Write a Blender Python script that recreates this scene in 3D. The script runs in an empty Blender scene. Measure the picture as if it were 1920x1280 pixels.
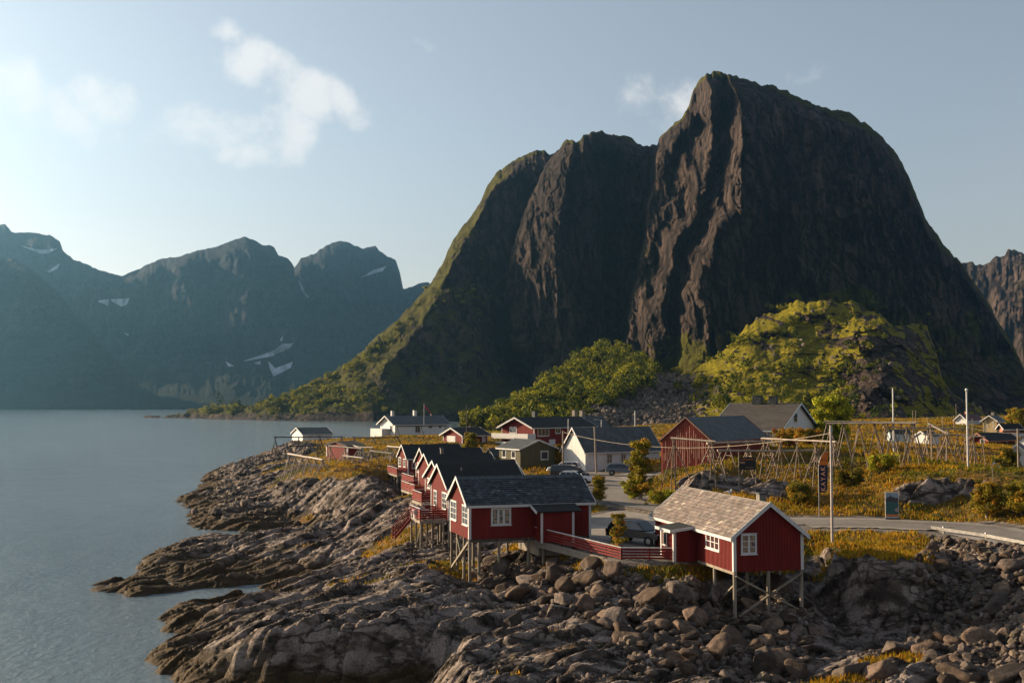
import bpy, math, random
import numpy as np
from mathutils import Vector, Matrix
C = bpy.context.scene
R = math.radians
# ---------------------------------------------------------------- camera, world, sun, exposure
HC = 17.0; F = 2130.0; PITCH = math.atan(112/F)
cam = bpy.data.cameras.new('camera'); camo = bpy.data.objects.new('camera', cam)
C.collection.objects.link(camo); C.camera = camo
cam.sensor_width = 36.0; cam.lens = F/1920*36.0; cam.clip_start = 0.5; cam.clip_end = 20000
camo.location = (0, 0, HC); camo.rotation_euler = (math.pi/2 + PITCH, 0, 0)
C.render.resolution_x = 1024; C.render.resolution_y = 682
C.view_settings.view_transform = 'Standard'; C.view_settings.look = 'None'
C.view_settings.exposure = 1.42; C.view_settings.gamma = 1.0
SUN_B = -65.0; SUN_E = 15.5            # bearing from +Y (left is negative) and elevation
SKY_STR = 0.062
world = bpy.data.worlds.new("World"); C.world = world; world.use_nodes = True
nt = world.node_tree; nt.nodes.clear()
def N(nt, t, **kw):
    n = nt.nodes.new(t)
    for k, v in kw.items():
        if k.startswith('i_'):
            key = k[2:]; key = int(key) if key.isdigit() else key
            n.inputs[key].default_value = v
        else: setattr(n, k, v)
    return n
def Lk(nt, a, b): nt.links.new(a, b)
def math_(nt, op, a, b=None, c=None, clamp=False):
    n = nt.nodes.new('ShaderNodeMath'); n.operation = op; n.use_clamp = clamp
    for i, v in enumerate((a, b, c)):
        if v is None: continue
        if isinstance(v, (int, float)): n.inputs[i].default_value = v
        else: nt.links.new(v, n.inputs[i])
    return n.outputs[0]
sky = N(nt, 'ShaderNodeTexSky', sky_type='NISHITA', sun_disc=False)
sky.sun_elevation = R(SUN_E); sky.sun_rotation = R(SUN_B)
sky.air_density = 1.0; sky.dust_density = 1.6; sky.ozone_density = 1.0; sky.altitude = 0
tc = N(nt, 'ShaderNodeTexCoord'); sep = N(nt, 'ShaderNodeSeparateXYZ'); Lk(nt, tc.outputs['Generated'], sep.inputs[0])
az = math_(nt, 'ARCTAN2', sep.outputs[0], sep.outputs[1]); el = math_(nt, 'ARCSINE', sep.outputs[2])
# clouds: soft lobes on the sky sphere, broken up with fractal noise
lobes = [(-13.2,16.3,2.1,1.15,-.1,1),(-11.0,15.2,2.4,1.5,-.35,1),(-11.8,13.0,1.9,1.5,0,1),(-15.8,13.3,2.4,1.3,0,1),(-13.2,12.0,2.2,.8,0,.9),
         (-8.6,14.5,1.9,.9,-.5,1),(-14.4,17.6,1.1,.7,-.3,.85),
         (-20.0,14.0,1.4,1.3,.1,1),(-21.2,13.0,1.5,1.2,-.5,1),(-23.6,14.0,1.6,1.7,-.6,1),(-20.2,12.3,1.0,.9,0,.9),(-25.5,13.0,1.6,1.0,0,.8),
         (6.4,15.4,1.3,1.1,.2,.7),(8.6,15.0,1.6,1.3,-.2,.7),(8.2,13.6,1.2,1.0,0,.4),(14.6,15.6,1.2,.4,0,.3),(-4.5,17.2,1.8,.35,-.4,.42),(-7,17.6,1.3,.3,0,.36)]
cur = None
nz0 = N(nt, 'ShaderNodeTexNoise', i_Scale=9.0, i_Detail=3.0); Lk(nt, tc.outputs['Generated'], nz0.inputs['Vector'])
wrp = N(nt, 'ShaderNodeSeparateColor'); Lk(nt, nz0.outputs['Color'], wrp.inputs[0])
az2 = math_(nt, 'ADD', az, math_(nt, 'MULTIPLY', math_(nt, 'SUBTRACT', wrp.outputs[0], .5), .07))
el2 = math_(nt, 'ADD', el, math_(nt, 'MULTIPLY', math_(nt, 'SUBTRACT', wrp.outputs[1], .5), .045))
for a, e, ra, re, sh, st in lobes:
    dx = math_(nt, 'SUBTRACT', az2, R(a)); dy = math_(nt, 'SUBTRACT', el2, R(e))
    dy = math_(nt, 'SUBTRACT', dy, math_(nt, 'MULTIPLY', dx, sh))
    q = math_(nt, 'ADD', math_(nt, 'POWER', math_(nt, 'ABSOLUTE', math_(nt, 'DIVIDE', dx, R(ra))), 2), math_(nt, 'POWER', math_(nt, 'ABSOLUTE', math_(nt, 'DIVIDE', dy, R(re))), 2))
    v = math_(nt, 'MULTIPLY', math_(nt, 'SUBTRACT', 1.0, math_(nt, 'MULTIPLY', q, .55)), st)
    cur = v if cur is None else math_(nt, 'MAXIMUM', cur, v)
nz = N(nt, 'ShaderNodeTexNoise', i_Scale=26.0, i_Detail=9.0, i_Roughness=.6); Lk(nt, tc.outputs['Generated'], nz.inputs['Vector'])
dens = math_(nt, 'ADD', cur, math_(nt, 'MULTIPLY', math_(nt, 'SUBTRACT', nz.outputs['Fac'], .55), 2.4))
mr = N(nt, 'ShaderNodeMapRange', interpolation_type='SMOOTHSTEP'); mr.inputs[1].default_value = .12; mr.inputs[2].default_value = 1.0
Lk(nt, dens, mr.inputs[0])
cmask = math_(nt, 'MULTIPLY', mr.outputs[0], .86, clamp=True)
hsv = N(nt, 'ShaderNodeHueSaturation'); hsv.inputs['Saturation'].default_value = .60; hsv.inputs['Value'].default_value = 1.0
tnt = N(nt, 'ShaderNodeMix', data_type='RGBA', blend_type='MULTIPLY', i_0=1.0); tnt.inputs[7].default_value = (1.06,.975,.96,1); Lk(nt, sky.outputs[0], tnt.inputs[6]); Lk(nt, tnt.outputs[2], hsv.inputs['Color'])
mixc = N(nt, 'ShaderNodeMix', data_type='RGBA'); Lk(nt, cmask, mixc.inputs[0]); Lk(nt, hsv.outputs[0], mixc.inputs[6])
mixc.inputs[7].default_value = (6.1, 5.8, 5.6, 1)
bg = N(nt, 'ShaderNodeBackground', i_Strength=SKY_STR); Lk(nt, mixc.outputs[2], bg.inputs[0])
wo = N(nt, 'ShaderNodeOutputWorld'); Lk(nt, bg.outputs[0], wo.inputs[0])
sun = bpy.data.lights.new('sun', 'SUN'); suno = bpy.data.objects.new('sun', sun); C.collection.objects.link(suno)
sun.energy = 5.0; sun.angle = R(.5); sun.color = (1.0, .76, .48)
sd = Vector((math.sin(R(SUN_B))*math.cos(R(SUN_E)), math.cos(R(SUN_B))*math.cos(R(SUN_E)), math.sin(R(SUN_E))))
suno.rotation_euler = (-sd).to_track_quat('-Z', 'Y').to_euler()
C.cycles.volume_bounces = 0; C.cycles.max_bounces = 6; C.cycles.diffuse_bounces = 3; C.cycles.glossy_bounces = 3; C.cycles.transparent_max_bounces = 8

# ---------------------------------------------------------------- helpers
ca, sa = math.cos(PITCH), math.sin(PITCH)
def ray(px, py):
    u = (px-960)/F; v = -(py-640)/F
    return (u, ca - v*sa, sa + v*ca)
def P(px, py, z=None, Y=None):
    """point of the place on the line of sight through photo pixel (px,py), at height z or forward distance Y"""
    d = ray(px, py)
    t = (z-HC)/d[2] if z is not None else Y/d[1]
    return Vector((d[0]*t, d[1]*t, HC+d[2]*t))
def zat(py, Y):
    v = -(py-640)/F
    return HC + Y*(sa+v*ca)/(ca-v*sa)
def tag(o, label=None, cat=None, group=None, kind=None):
    if label: o['label'] = label
    if cat: o['category'] = cat
    if group: o['group'] = group
    if kind: o['kind'] = kind
    return o
def link(o, parent=None):
    C.collection.objects.link(o)
    if parent is not None: o.parent = parent
    return o
def empty(name, loc=(0,0,0), rz=0, label=None, cat=None, group=None):
    o = bpy.data.objects.new(name, None); o.location = loc; o.rotation_euler = (0,0,rz); o.empty_display_size = .3
    link(o); return tag(o, label, cat, group)
class MB:
    def __init__(s): s.v = []; s.f = []; s.c = []; s.col = None; s.sm = []
    def add(s, vs, fs, col=None, smooth=False):
        n = len(s.v); s.v += [tuple(p) for p in vs]; s.f += [tuple(i+n for i in f) for f in fs]
        s.c += [col or (1,1,1)]*len(fs); s.sm += [smooth]*len(fs)
    def box(s, a, b, col=None):
        x0,y0,z0 = a; x1,y1,z1 = b
        s.add([(x0,y0,z0),(x1,y0,z0),(x1,y1,z0),(x0,y1,z0),(x0,y0,z1),(x1,y0,z1),(x1,y1,z1),(x0,y1,z1)],
              [(0,3,2,1),(4,5,6,7),(0,1,5,4),(1,2,6,5),(2,3,7,6),(3,0,4,7)], col)
    def beam(s, p, q, w=.1, h=None, col=None, up=(0,0,1)):
        h = h or w; p = Vector(p); q = Vector(q); d = (q-p)
        if d.length < 1e-6: return
        d.normalize(); u = Vector(up)
        if abs(d.dot(u)) > .98: u = Vector((0,1,0)) if abs(d.y) < .9 else Vector((1,0,0))
        r = d.cross(u).normalized(); u = r.cross(d).normalized()
        vs = [e + r*(a*w/2) + u*(b*h/2) for e in (p,q) for a,b in ((-1,-1),(1,-1),(1,1),(-1,1))]
        s.add(vs, [(3,2,1,0),(4,5,6,7),(0,1,5,4),(1,2,6,5),(2,3,7,6),(3,0,4,7)], col)
    def cyl(s, p, q, r0, r1=None, n=8, col=None, caps=True):
        r1 = r0 if r1 is None else r1; p = Vector(p); q = Vector(q); d = (q-p).normalized()
        u = Vector((0,0,1)) if abs(d.z) < .9 else Vector((1,0,0))
        a = d.cross(u).normalized(); b = d.cross(a).normalized()
        vs = []
        for e, r in ((p,r0),(q,r1)):
            for i in range(n):
                t = 2*math.pi*i/n; vs.append(e + a*(r*math.cos(t)) + b*(r*math.sin(t)))
        s.add(vs, [(i,(i+1)%n,n+(i+1)%n,n+i) for i in range(n)], col, True)
        if caps: s.add(vs, [tuple(range(n-1,-1,-1)), tuple(range(n,2*n))], col)
    def poly(s, pts, col=None): s.add(pts, [tuple(range(len(pts)))], col)
    def build(s, name, mat=None, parent=None):
        me = bpy.data.meshes.new(name); me.from_pydata(s.v, [], s.f)
        if any(s.sm): me.polygons.foreach_set('use_smooth', s.sm)
        if any(c != (1,1,1) for c in s.c):
            at = me.color_attributes.new('Col', 'FLOAT_COLOR', 'CORNER')
            arr = np.ones((len(me.loops), 4), np.float32); k = 0
            for f, c in zip(s.f, s.c): arr[k:k+len(f), :3] = c; k += len(f)
            at.data.foreach_set('color', arr.ravel())
        me.update()
        if mat: me.materials.append(mat)
        o = bpy.data.objects.new(name, me); link(o, parent); return o
def np_mesh(name, verts, faces, mat=None, parent=None, smooth=False, attrs=None, fcol=None):
    """verts (n,3), faces (m,k) arrays"""
    me = bpy.data.meshes.new(name); n = len(verts); m, k = faces.shape
    me.vertices.add(n); me.vertices.foreach_set('co', np.asarray(verts, np.float32).ravel())
    me.loops.add(m*k); me.loops.foreach_set('vertex_index', faces.astype(np.int32).ravel())
    me.polygons.add(m); me.polygons.foreach_set('loop_start', np.arange(0, m*k, k, dtype=np.int32))
    me.polygons.foreach_set('use_smooth', np.full(m, smooth))
    me.update(calc_edges=True)
    for nm, a in (attrs or {}).items():
        if a.ndim == 1:
            at = me.attributes.new(nm, 'FLOAT', 'POINT'); at.data.foreach_set('value', a.astype(np.float32))
        else:
            at = me.color_attributes.new(nm, 'FLOAT_COLOR', 'POINT')
            b = np.ones((n,4), np.float32); b[:, :3] = a; at.data.foreach_set('color', b.ravel())
    if fcol is not None:
        at = me.color_attributes.new('Col', 'FLOAT_COLOR', 'CORNER')
        b = np.ones((m,k,4), np.float32); b[:,:,:3] = fcol[:,None,:]; at.data.foreach_set('color', b.ravel())
    if mat: me.materials.append(mat)
    o = bpy.data.objects.new(name, me); link(o, parent); return o
def grid_faces(nr, nc):
    i = np.arange(nr-1)[:,None]*nc + np.arange(nc-1)[None,:]
    return np.stack([i, i+1, i+nc+1, i+nc], -1).reshape(-1,4)
# ---- numpy noise
def _h(i, j, k, s):
    h = (i*374761393 + j*668265263 + k*2147483647 + s*1274126177) & 0xffffffff
    h = ((h ^ (h >> 13))*1274126177) & 0xffffffff
    return ((h ^ (h >> 16)) & 0xffffff)/float(0xffffff)
def vn(x, y, z=None, seed=0):
    """smooth value noise in -1..1"""
    x = np.asarray(x, float); y = np.asarray(y, float)
    xi = np.floor(x).astype(np.int64); yi = np.floor(y).astype(np.int64); fx = x-xi; fy = y-yi
    fx = fx*fx*fx*(fx*(fx*6-15)+10); fy = fy*fy*fy*(fy*(fy*6-15)+10)
    a = _h(xi,yi,0,seed); b = _h(xi+1,yi,0,seed); c = _h(xi,yi+1,0,seed); d = _h(xi+1,yi+1,0,seed)
    return ((a*(1-fx)+b*fx)*(1-fy) + (c*(1-fx)+d*fx)*fy)*2-1
def fbm(x, y, o=5, seed=0, g=.5, l=2.03):
    t = 0; a = 1; n = 0
    for i in range(o):
        t = t + a*vn(x, y, seed=seed+i*17); n += a; a *= g; x = x*l*.8 - y*l*.6 + 7.1; y = x*.6 + y*l*.8*1.0 + 3.3
        x, y = x, y
    return t/n
def fb(x, y, o=5, seed=0, g=.5):
    t = 0; a = 1; n = 0; fq = 1.0
    for i in range(o):
        t = t + a*vn(x*fq+i*13.7, y*fq-i*9.1, seed=seed+i*17); n += a; a *= g; fq *= 2.07
    return t/n
def ridg(x, y, o=4, seed=0, g=.5):
    t = 0; a = 1; n = 0; fq = 1.0
    for i in range(o):
        t = t + a*(1-2*np.abs(vn(x*fq+i*5.7, y*fq+i*3.1, seed=seed+i*31))); n += a; a *= g; fq *= 2.1
    return t/n
def worley(x, y, seed=0):
    xi = np.floor(x).astype(np.int64); yi = np.floor(y).astype(np.int64)
    d1 = np.full(x.shape, 9.0); d2 = np.full(x.shape, 9.0); idv = np.zeros(x.shape)
    for i in (-1,0,1):
        for j in (-1,0,1):
            cx = xi+i; cy = yi+j
            px = cx+_h(cx,cy,1,seed); py = cy+_h(cx,cy,2,seed); q = _h(cx,cy,3,seed)
            d = np.hypot(px-x, py-y); m = d < d1
            d2 = np.where(m, d1, np.minimum(d2, d)); d1 = np.where(m, d, d1); idv = np.where(m, q, idv)
    return d1, d2, idv
def sst(a, b, x):
    t = np.clip((x-a)/(b-a), 0, 1); return t*t*(3-2*t)
def poly_sdf(x, y, poly):
    """signed distance, negative inside"""
    d = np.full(x.shape, 1e9); ins = np.zeros(x.shape, bool); n = len(poly)
    for i in range(n):
        ax, ay = poly[i][0], poly[i][1]; bx, by = poly[(i+1)%n][0], poly[(i+1)%n][1]
        ex, ey = bx-ax, by-ay; t = np.clip(((x-ax)*ex+(y-ay)*ey)/(ex*ex+ey*ey+1e-9), 0, 1)
        d = np.minimum(d, np.hypot(x-ax-t*ex, y-ay-t*ey))
        c = ((ay > y) != (by > y)) & (x < (bx-ax)*(y-ay)/((by-ay) if by != ay else 1e-9)+ax); ins ^= c
    return np.where(ins, -d, d)
# ---- materials
def newmat(name):
    m = bpy.data.materials.new(name); m.use_nodes = True
    nt = m.node_tree; b = nt.nodes['Principled BSDF']; return m, nt, b
def ramp(nt, fac, stops):
    r = N(nt, 'ShaderNodeValToRGB'); Lk(nt, fac, r.inputs[0]); e = r.color_ramp.elements
    while len(e) < len(stops): e.new(.5)
    for el_, (p, c) in zip(e, stops): el_.position = p; el_.color = (*c, 1)
    return r.outputs[0]
def mix(nt, fac, a, b, mode='MIX'):
    n = N(nt, 'ShaderNodeMix', data_type='RGBA', blend_type=mode)
    for i, v in ((0, fac), (6, a), (7, b)):
        if isinstance(v, (int, float)): n.inputs[i].default_value = v
        elif isinstance(v, tuple): n.inputs[i].default_value = (*v, 1) if len(v) == 3 else v
        else: Lk(nt, v, n.inputs[i])
    return n.outputs[2]
def tex(nt, kind, scale, vec=None, **kw):
    n = N(nt, kind); n.inputs['Scale'].default_value = scale
    for k, v in kw.items(): n.inputs[k].default_value = v
    if vec is not None: Lk(nt, vec, n.inputs['Vector'])
    return n
def coords(nt, scale=(1,1,1), kind='Object', rot=(0,0,0)):
    t = N(nt, 'ShaderNodeTexCoord'); m = N(nt, 'ShaderNodeMapping'); m.inputs['Scale'].default_value = scale; m.inputs['Rotation'].default_value = rot
    Lk(nt, t.outputs[kind], m.inputs[0]); return m.outputs[0]
def bump(nt, b, h, dist=.05, strength=1.0):
    n = N(nt, 'ShaderNodeBump'); n.inputs['Distance'].default_value = dist; n.inputs['Strength'].default_value = strength
    Lk(nt, h, n.inputs['Height']); Lk(nt, n.outputs[0], b.inputs['Normal']); return n
def simple(name, col, rough=.7, var=.25, scale=3.0, metal=0, bmp=0, stretch=(1,1,1), attr=False, spec=.3):
    m, nt, b = newmat(name); vec = coords(nt, stretch); col = tuple(c*.8 for c in col)
    nz = tex(nt, 'ShaderNodeTexNoise', scale, vec, Detail=5.0)
    lo = tuple(c*(1-var) for c in col); hi = tuple(min(1, c*(1+var)) for c in col)
    c = ramp(nt, nz.outputs['Fac'], [(.3, lo), (.7, hi)])
    if attr:
        a = N(nt, 'ShaderNodeAttribute', attribute_name='Col'); c = mix(nt, 1.0, c, a.outputs['Color'], 'MULTIPLY')
    Lk(nt, c, b.inputs['Base Color']); b.inputs['Roughness'].default_value = rough; b.inputs['Metallic'].default_value = metal
    b.inputs['Specular IOR Level'].default_value = spec
    if bmp: bump(nt, b, nz.outputs['Fac'], bmp)
    return m
HAZE = .000058
# ================================================================ materials of the setting
def grass_nodes(nt, vec):
    n1 = tex(nt, 'ShaderNodeTexNoise', .12, vec, Detail=4.0); n2 = tex(nt, 'ShaderNodeTexNoise', 1.3, vec, Detail=6.0)
    c = ramp(nt, n1.outputs['Fac'], [(.35, (.06,.055,.005)), (.5, (.14,.08,.007)), (.62, (.19,.085,.010)), (.75, (.10,.08,.007))])
    return mix(nt, .55, c, ramp(nt, n2.outputs['Fac'], [(.3, (.35,.35,.35)), (.7, (1.3,1.3,1.3))]), 'MULTIPLY'), n2
def mat_ground():
    m, nt, b = newmat('shore_ground'); vec = coords(nt)
    geo = N(nt, 'ShaderNodeNewGeometry'); sp = N(nt, 'ShaderNodeSeparateXYZ'); Lk(nt, geo.outputs['Position'], sp.inputs[0])
    st = coords(nt, (.45, 1.25, 1.0), rot=(0, 0, R(-42)))
    n1 = tex(nt, 'ShaderNodeTexNoise', .75, st, Detail=9.0, Roughness=.62); n2 = tex(nt, 'ShaderNodeTexNoise', 9.0, vec, Detail=8.0, Roughness=.65)
    n3 = tex(nt, 'ShaderNodeTexNoise', .25, vec, Detail=3.0)
    rock = ramp(nt, n1.outputs['Fac'], [(.38, (.012,.008,.006)), (.46, (.085,.062,.049)), (.55, (.34,.275,.24))])
    rock = mix(nt, .8, rock, ramp(nt, n2.outputs['Fac'], [(.36, (.4,.38,.37)), (.6, (1.2,1.2,1.2))]), 'MULTIPLY')
    rock = mix(nt, math_(nt, 'MULTIPLY', n3.outputs['Fac'], .55), rock, (.10,.075,.058))
    cr = N(nt, 'ShaderNodeTexVoronoi', feature='DISTANCE_TO_EDGE'); cr.inputs['Scale'].default_value = .55; cm = N(nt, 'ShaderNodeVectorMath', operation='ADD')
    cs = N(nt, 'ShaderNodeVectorMath', operation='SCALE'); cs.inputs['Scale'].default_value = 2.2; Lk(nt, n1.outputs['Color'], cs.inputs[0]); Lk(nt, cs.outputs[0], cm.inputs[0]); Lk(nt, st, cm.inputs[1]); Lk(nt, cm.outputs[0], cr.inputs['Vector'])
    ck = N(nt, 'ShaderNodeMapRange'); ck.inputs[1].default_value = .0; ck.inputs[2].default_value = .05; Lk(nt, cr.outputs['Distance'], ck.inputs[0])
    rock = mix(nt, 1.0, rock, ramp(nt, ck.outputs[0], [(0, (.55,.52,.5)), (1, (1,1,1))]), 'MULTIPLY')
    # lichen
    vl = tex(nt, 'ShaderNodeTexNoise', 2.3, vec, Detail=5.0)
    lf = math_(nt, 'MULTIPLY', math_(nt, 'SUBTRACT', vl.outputs['Fac'], .60, clamp=True), 3.0, clamp=True)
    rock = mix(nt, lf, rock, (.17,.12,.03))
    # tidal band of dark wet rock and brown weed
    zz = math_(nt, 'ADD', sp.outputs[2], math_(nt, 'MULTIPLY', math_(nt, 'SUBTRACT', n1.outputs['Fac'], .5), 2.2))
    tide = N(nt, 'ShaderNodeMapRange'); tide.inputs[1].default_value = .9; tide.inputs[2].default_value = 2.0; Lk(nt, zz, tide.inputs[0])
    weed = mix(nt, n2.outputs['Fac'], (.022,.014,.007), (.095,.055,.018))
    rock = mix(nt, tide.outputs[0], weed, rock)
    at = N(nt, 'ShaderNodeAttribute', attribute_name='grass'); gr, g2 = grass_nodes(nt, vec)
    gf = N(nt, 'ShaderNodeMapRange'); gf.inputs[1].default_value = .35; gf.inputs[2].default_value = .65
    Lk(nt, math_(nt, 'ADD', at.outputs['Fac'], math_(nt, 'MULTIPLY', math_(nt, 'SUBTRACT', n2.outputs['Fac'], .5), .5)), gf.inputs[0])
    col = mix(nt, gf.outputs[0], rock, gr)
    ag = N(nt, 'ShaderNodeAttribute', attribute_name='gravel')
    grv = ramp(nt, n2.outputs['Fac'], [(.3, (.09,.078,.068)), (.7, (.20,.175,.155))])
    col = mix(nt, ag.outputs['Fac'], col, grv)
    Lk(nt, col, b.inputs['Base Color']); b.inputs['Roughness'].default_value = .85; b.inputs['Specular IOR Level'].default_value = .25
    h = math_(nt, 'ADD', math_(nt, 'MULTIPLY', n1.outputs['Fac'], .5), math_(nt, 'MULTIPLY', n2.outputs['Fac'], .22)); h = math_(nt, 'ADD', h, math_(nt, 'MULTIPLY', ck.outputs[0], .25))
    bump(nt, b, h, .7, 1.0); return m
def mat_mountain(name, rock_lo, rock_hi, green, snow=False, rscale=1.0, bd=6.0, goff=.0):
    m, nt, b = newmat(name)
    geo = N(nt, 'ShaderNodeNewGeometry'); mp = N(nt, 'ShaderNodeMapping'); mp.inputs['Scale'].default_value = (1,1,.32); Lk(nt, geo.outputs['Position'], mp.inputs[0])
    n1 = tex(nt, 'ShaderNodeTexNoise', .02*rscale, mp.outputs[0], Detail=10.0, Roughness=.65)
    n2 = tex(nt, 'ShaderNodeTexNoise', .12*rscale, mp.outputs[0], Detail=8.0, Roughness=.7)
    n3 = tex(nt, 'ShaderNodeTexNoise', .03*rscale, geo.outputs['Position'], Detail=8.0, Roughness=.7)
    col = ramp(nt, n1.outputs['Fac'], [(.3, rock_lo), (.7, rock_hi)])
    col = mix(nt, .8, col, ramp(nt, n2.outputs['Fac'], [(.35, (.35,.33,.32)), (.65, (1.5,1.45,1.4))]), 'MULTIPLY')
    mp2 = N(nt, 'ShaderNodeMapping'); mp2.inputs['Scale'].default_value = (1,1,.07); Lk(nt, geo.outputs['Position'], mp2.inputs[0])
    n4 = tex(nt, 'ShaderNodeTexNoise', .16*rscale, mp2.outputs[0], Detail=6.0, Roughness=.6)
    col = mix(nt, .7, col, ramp(nt, n4.outputs['Fac'], [(.38, (.4,.38,.38)), (.6, (1.35,1.3,1.28))]), 'MULTIPLY')
    cr = N(nt, 'ShaderNodeTexVoronoi', feature='DISTANCE_TO_EDGE'); cr.inputs['Scale'].default_value = .075*rscale; cm = N(nt, 'ShaderNodeVectorMath', operation='ADD')
    cs = N(nt, 'ShaderNodeVectorMath', operation='SCALE'); cs.inputs['Scale'].default_value = 14/rscale; Lk(nt, n2.outputs['Color'], cs.inputs[0]); Lk(nt, cs.outputs[0], cm.inputs[0]); Lk(nt, mp.outputs[0], cm.inputs[1]); Lk(nt, cm.outputs[0], cr.inputs['Vector'])
    ck = N(nt, 'ShaderNodeMapRange'); ck.inputs[1].default_value = .0; ck.inputs[2].default_value = .09; Lk(nt, cr.outputs['Distance'], ck.inputs[0])
    col = mix(nt, 1.0, col, ramp(nt, ck.outputs[0], [(0, (.3,.28,.28)), (1, (1.1,1.1,1.1))]), 'MULTIPLY')
    at = N(nt, 'ShaderNodeAttribute', attribute_name='grass')
    gr = ramp(nt, n2.outputs['Fac'], [(.35, tuple(c*.45 for c in green)), (.65, green)])
    gf = N(nt, 'ShaderNodeMapRange'); gf.inputs[1].default_value = .42; gf.inputs[2].default_value = .6
    Lk(nt, math_(nt, 'ADD', at.outputs['Fac'], math_(nt, 'MULTIPLY', math_(nt, 'SUBTRACT', n3.outputs['Fac'], .5), 1.1)), gf.inputs[0])
    col = mix(nt, gf.outputs[0], col, gr)
    if snow:
        sn = N(nt, 'ShaderNodeAttribute', attribute_name='snow')
        sf = N(nt, 'ShaderNodeMapRange'); sf.inputs[1].default_value = .5; sf.inputs[2].default_value = .6
        Lk(nt, math_(nt, 'ADD', sn.outputs['Fac'], math_(nt, 'MULTIPLY', math_(nt, 'SUBTRACT', n2.outputs['Fac'], .5), .5)), sf.inputs[0])
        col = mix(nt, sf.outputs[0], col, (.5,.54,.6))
    Lk(nt, col, b.inputs['Base Color']); b.inputs['Roughness'].default_value = .95; b.inputs['Specular IOR Level'].default_value = .1
    h = math_(nt, 'ADD', n2.outputs['Fac'], math_(nt, 'MULTIPLY', n1.outputs['Fac'], 1.5)); h = math_(nt, 'ADD', h, math_(nt, 'MULTIPLY', ck.outputs[0], .5))
    bump(nt, b, h, bd, .9); return m
def mat_water():
    m, nt, b = newmat('sea_water')
    b.inputs['Base Color'].default_value = (.11,.15,.18,1); b.inputs['Roughness'].default_value = .12; b.inputs['IOR'].default_value = 1.33
    vec = coords(nt, (1.0, .55, 1.0), rot=(0,0,R(18)))
    w1 = tex(nt, 'ShaderNodeTexNoise', 1.5, vec, Detail=7.0, Roughness=.65); w2 = tex(nt, 'ShaderNodeTexNoise', .13, vec, Detail=4.0)
    w3 = tex(nt, 'ShaderNodeTexNoise', .018, coords(nt, (1,.35,1)), Detail=3.0)
    h = math_(nt, 'ADD', math_(nt, 'MULTIPLY', w1.outputs['Fac'], .45), math_(nt, 'MULTIPLY', w2.outputs['Fac'], 1.2))
    bn = bump(nt, b, h, 1.5, .9)
    Lk(nt, math_(nt, 'ADD', math_(nt, 'MULTIPLY', w3.outputs['Fac'], .7), .15), bn.inputs['Strength'])
    return m
M_GROUND = mat_ground()

# ================================================================ near terrain: thin-plate surface through surveyed points
cp = []
def cpp(px, py, z): p = P(px, py, z=z); cp.append((p.x, p.y, z))
for px, py in ((490,862),(440,882),(385,911),(345,936),(338,945),(360,968),(366,987),(400,994),(465,996),(400,1008),(340,1022),(290,1037),(262,1058),(256,1070),(300,1084),(345,1092),
               (178,1105),(230,1112),(300,1098),(350,1106),(415,1101),(488,1103),(440,1120),(350,1137),(295,1160),(310,1180),(330,1190),(292,1225),(281,1242),(320,1270),(345,1290)): cpp(px, py, 0)
for px, py in ((250,900),(150,1000),(60,1150),(200,1250),(230,1170),(380,860),(440,840),(200,1040),(100,1080),(120,1130),(100,900),(260,950),(300,1000),(0,1280),(200,1330),(300,1340)):
    p = P(px, py, z=0); cp.append((p.x, p.y, -2.5))
for px, py in ((470,1001),(430,1002),(400,1001),(455,1104),(420,1111),(380,1118),(340,1122),(300,1122),(260,1126)): p = P(px, py, z=0); cp.append((p.x, p.y, -1.3))
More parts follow.
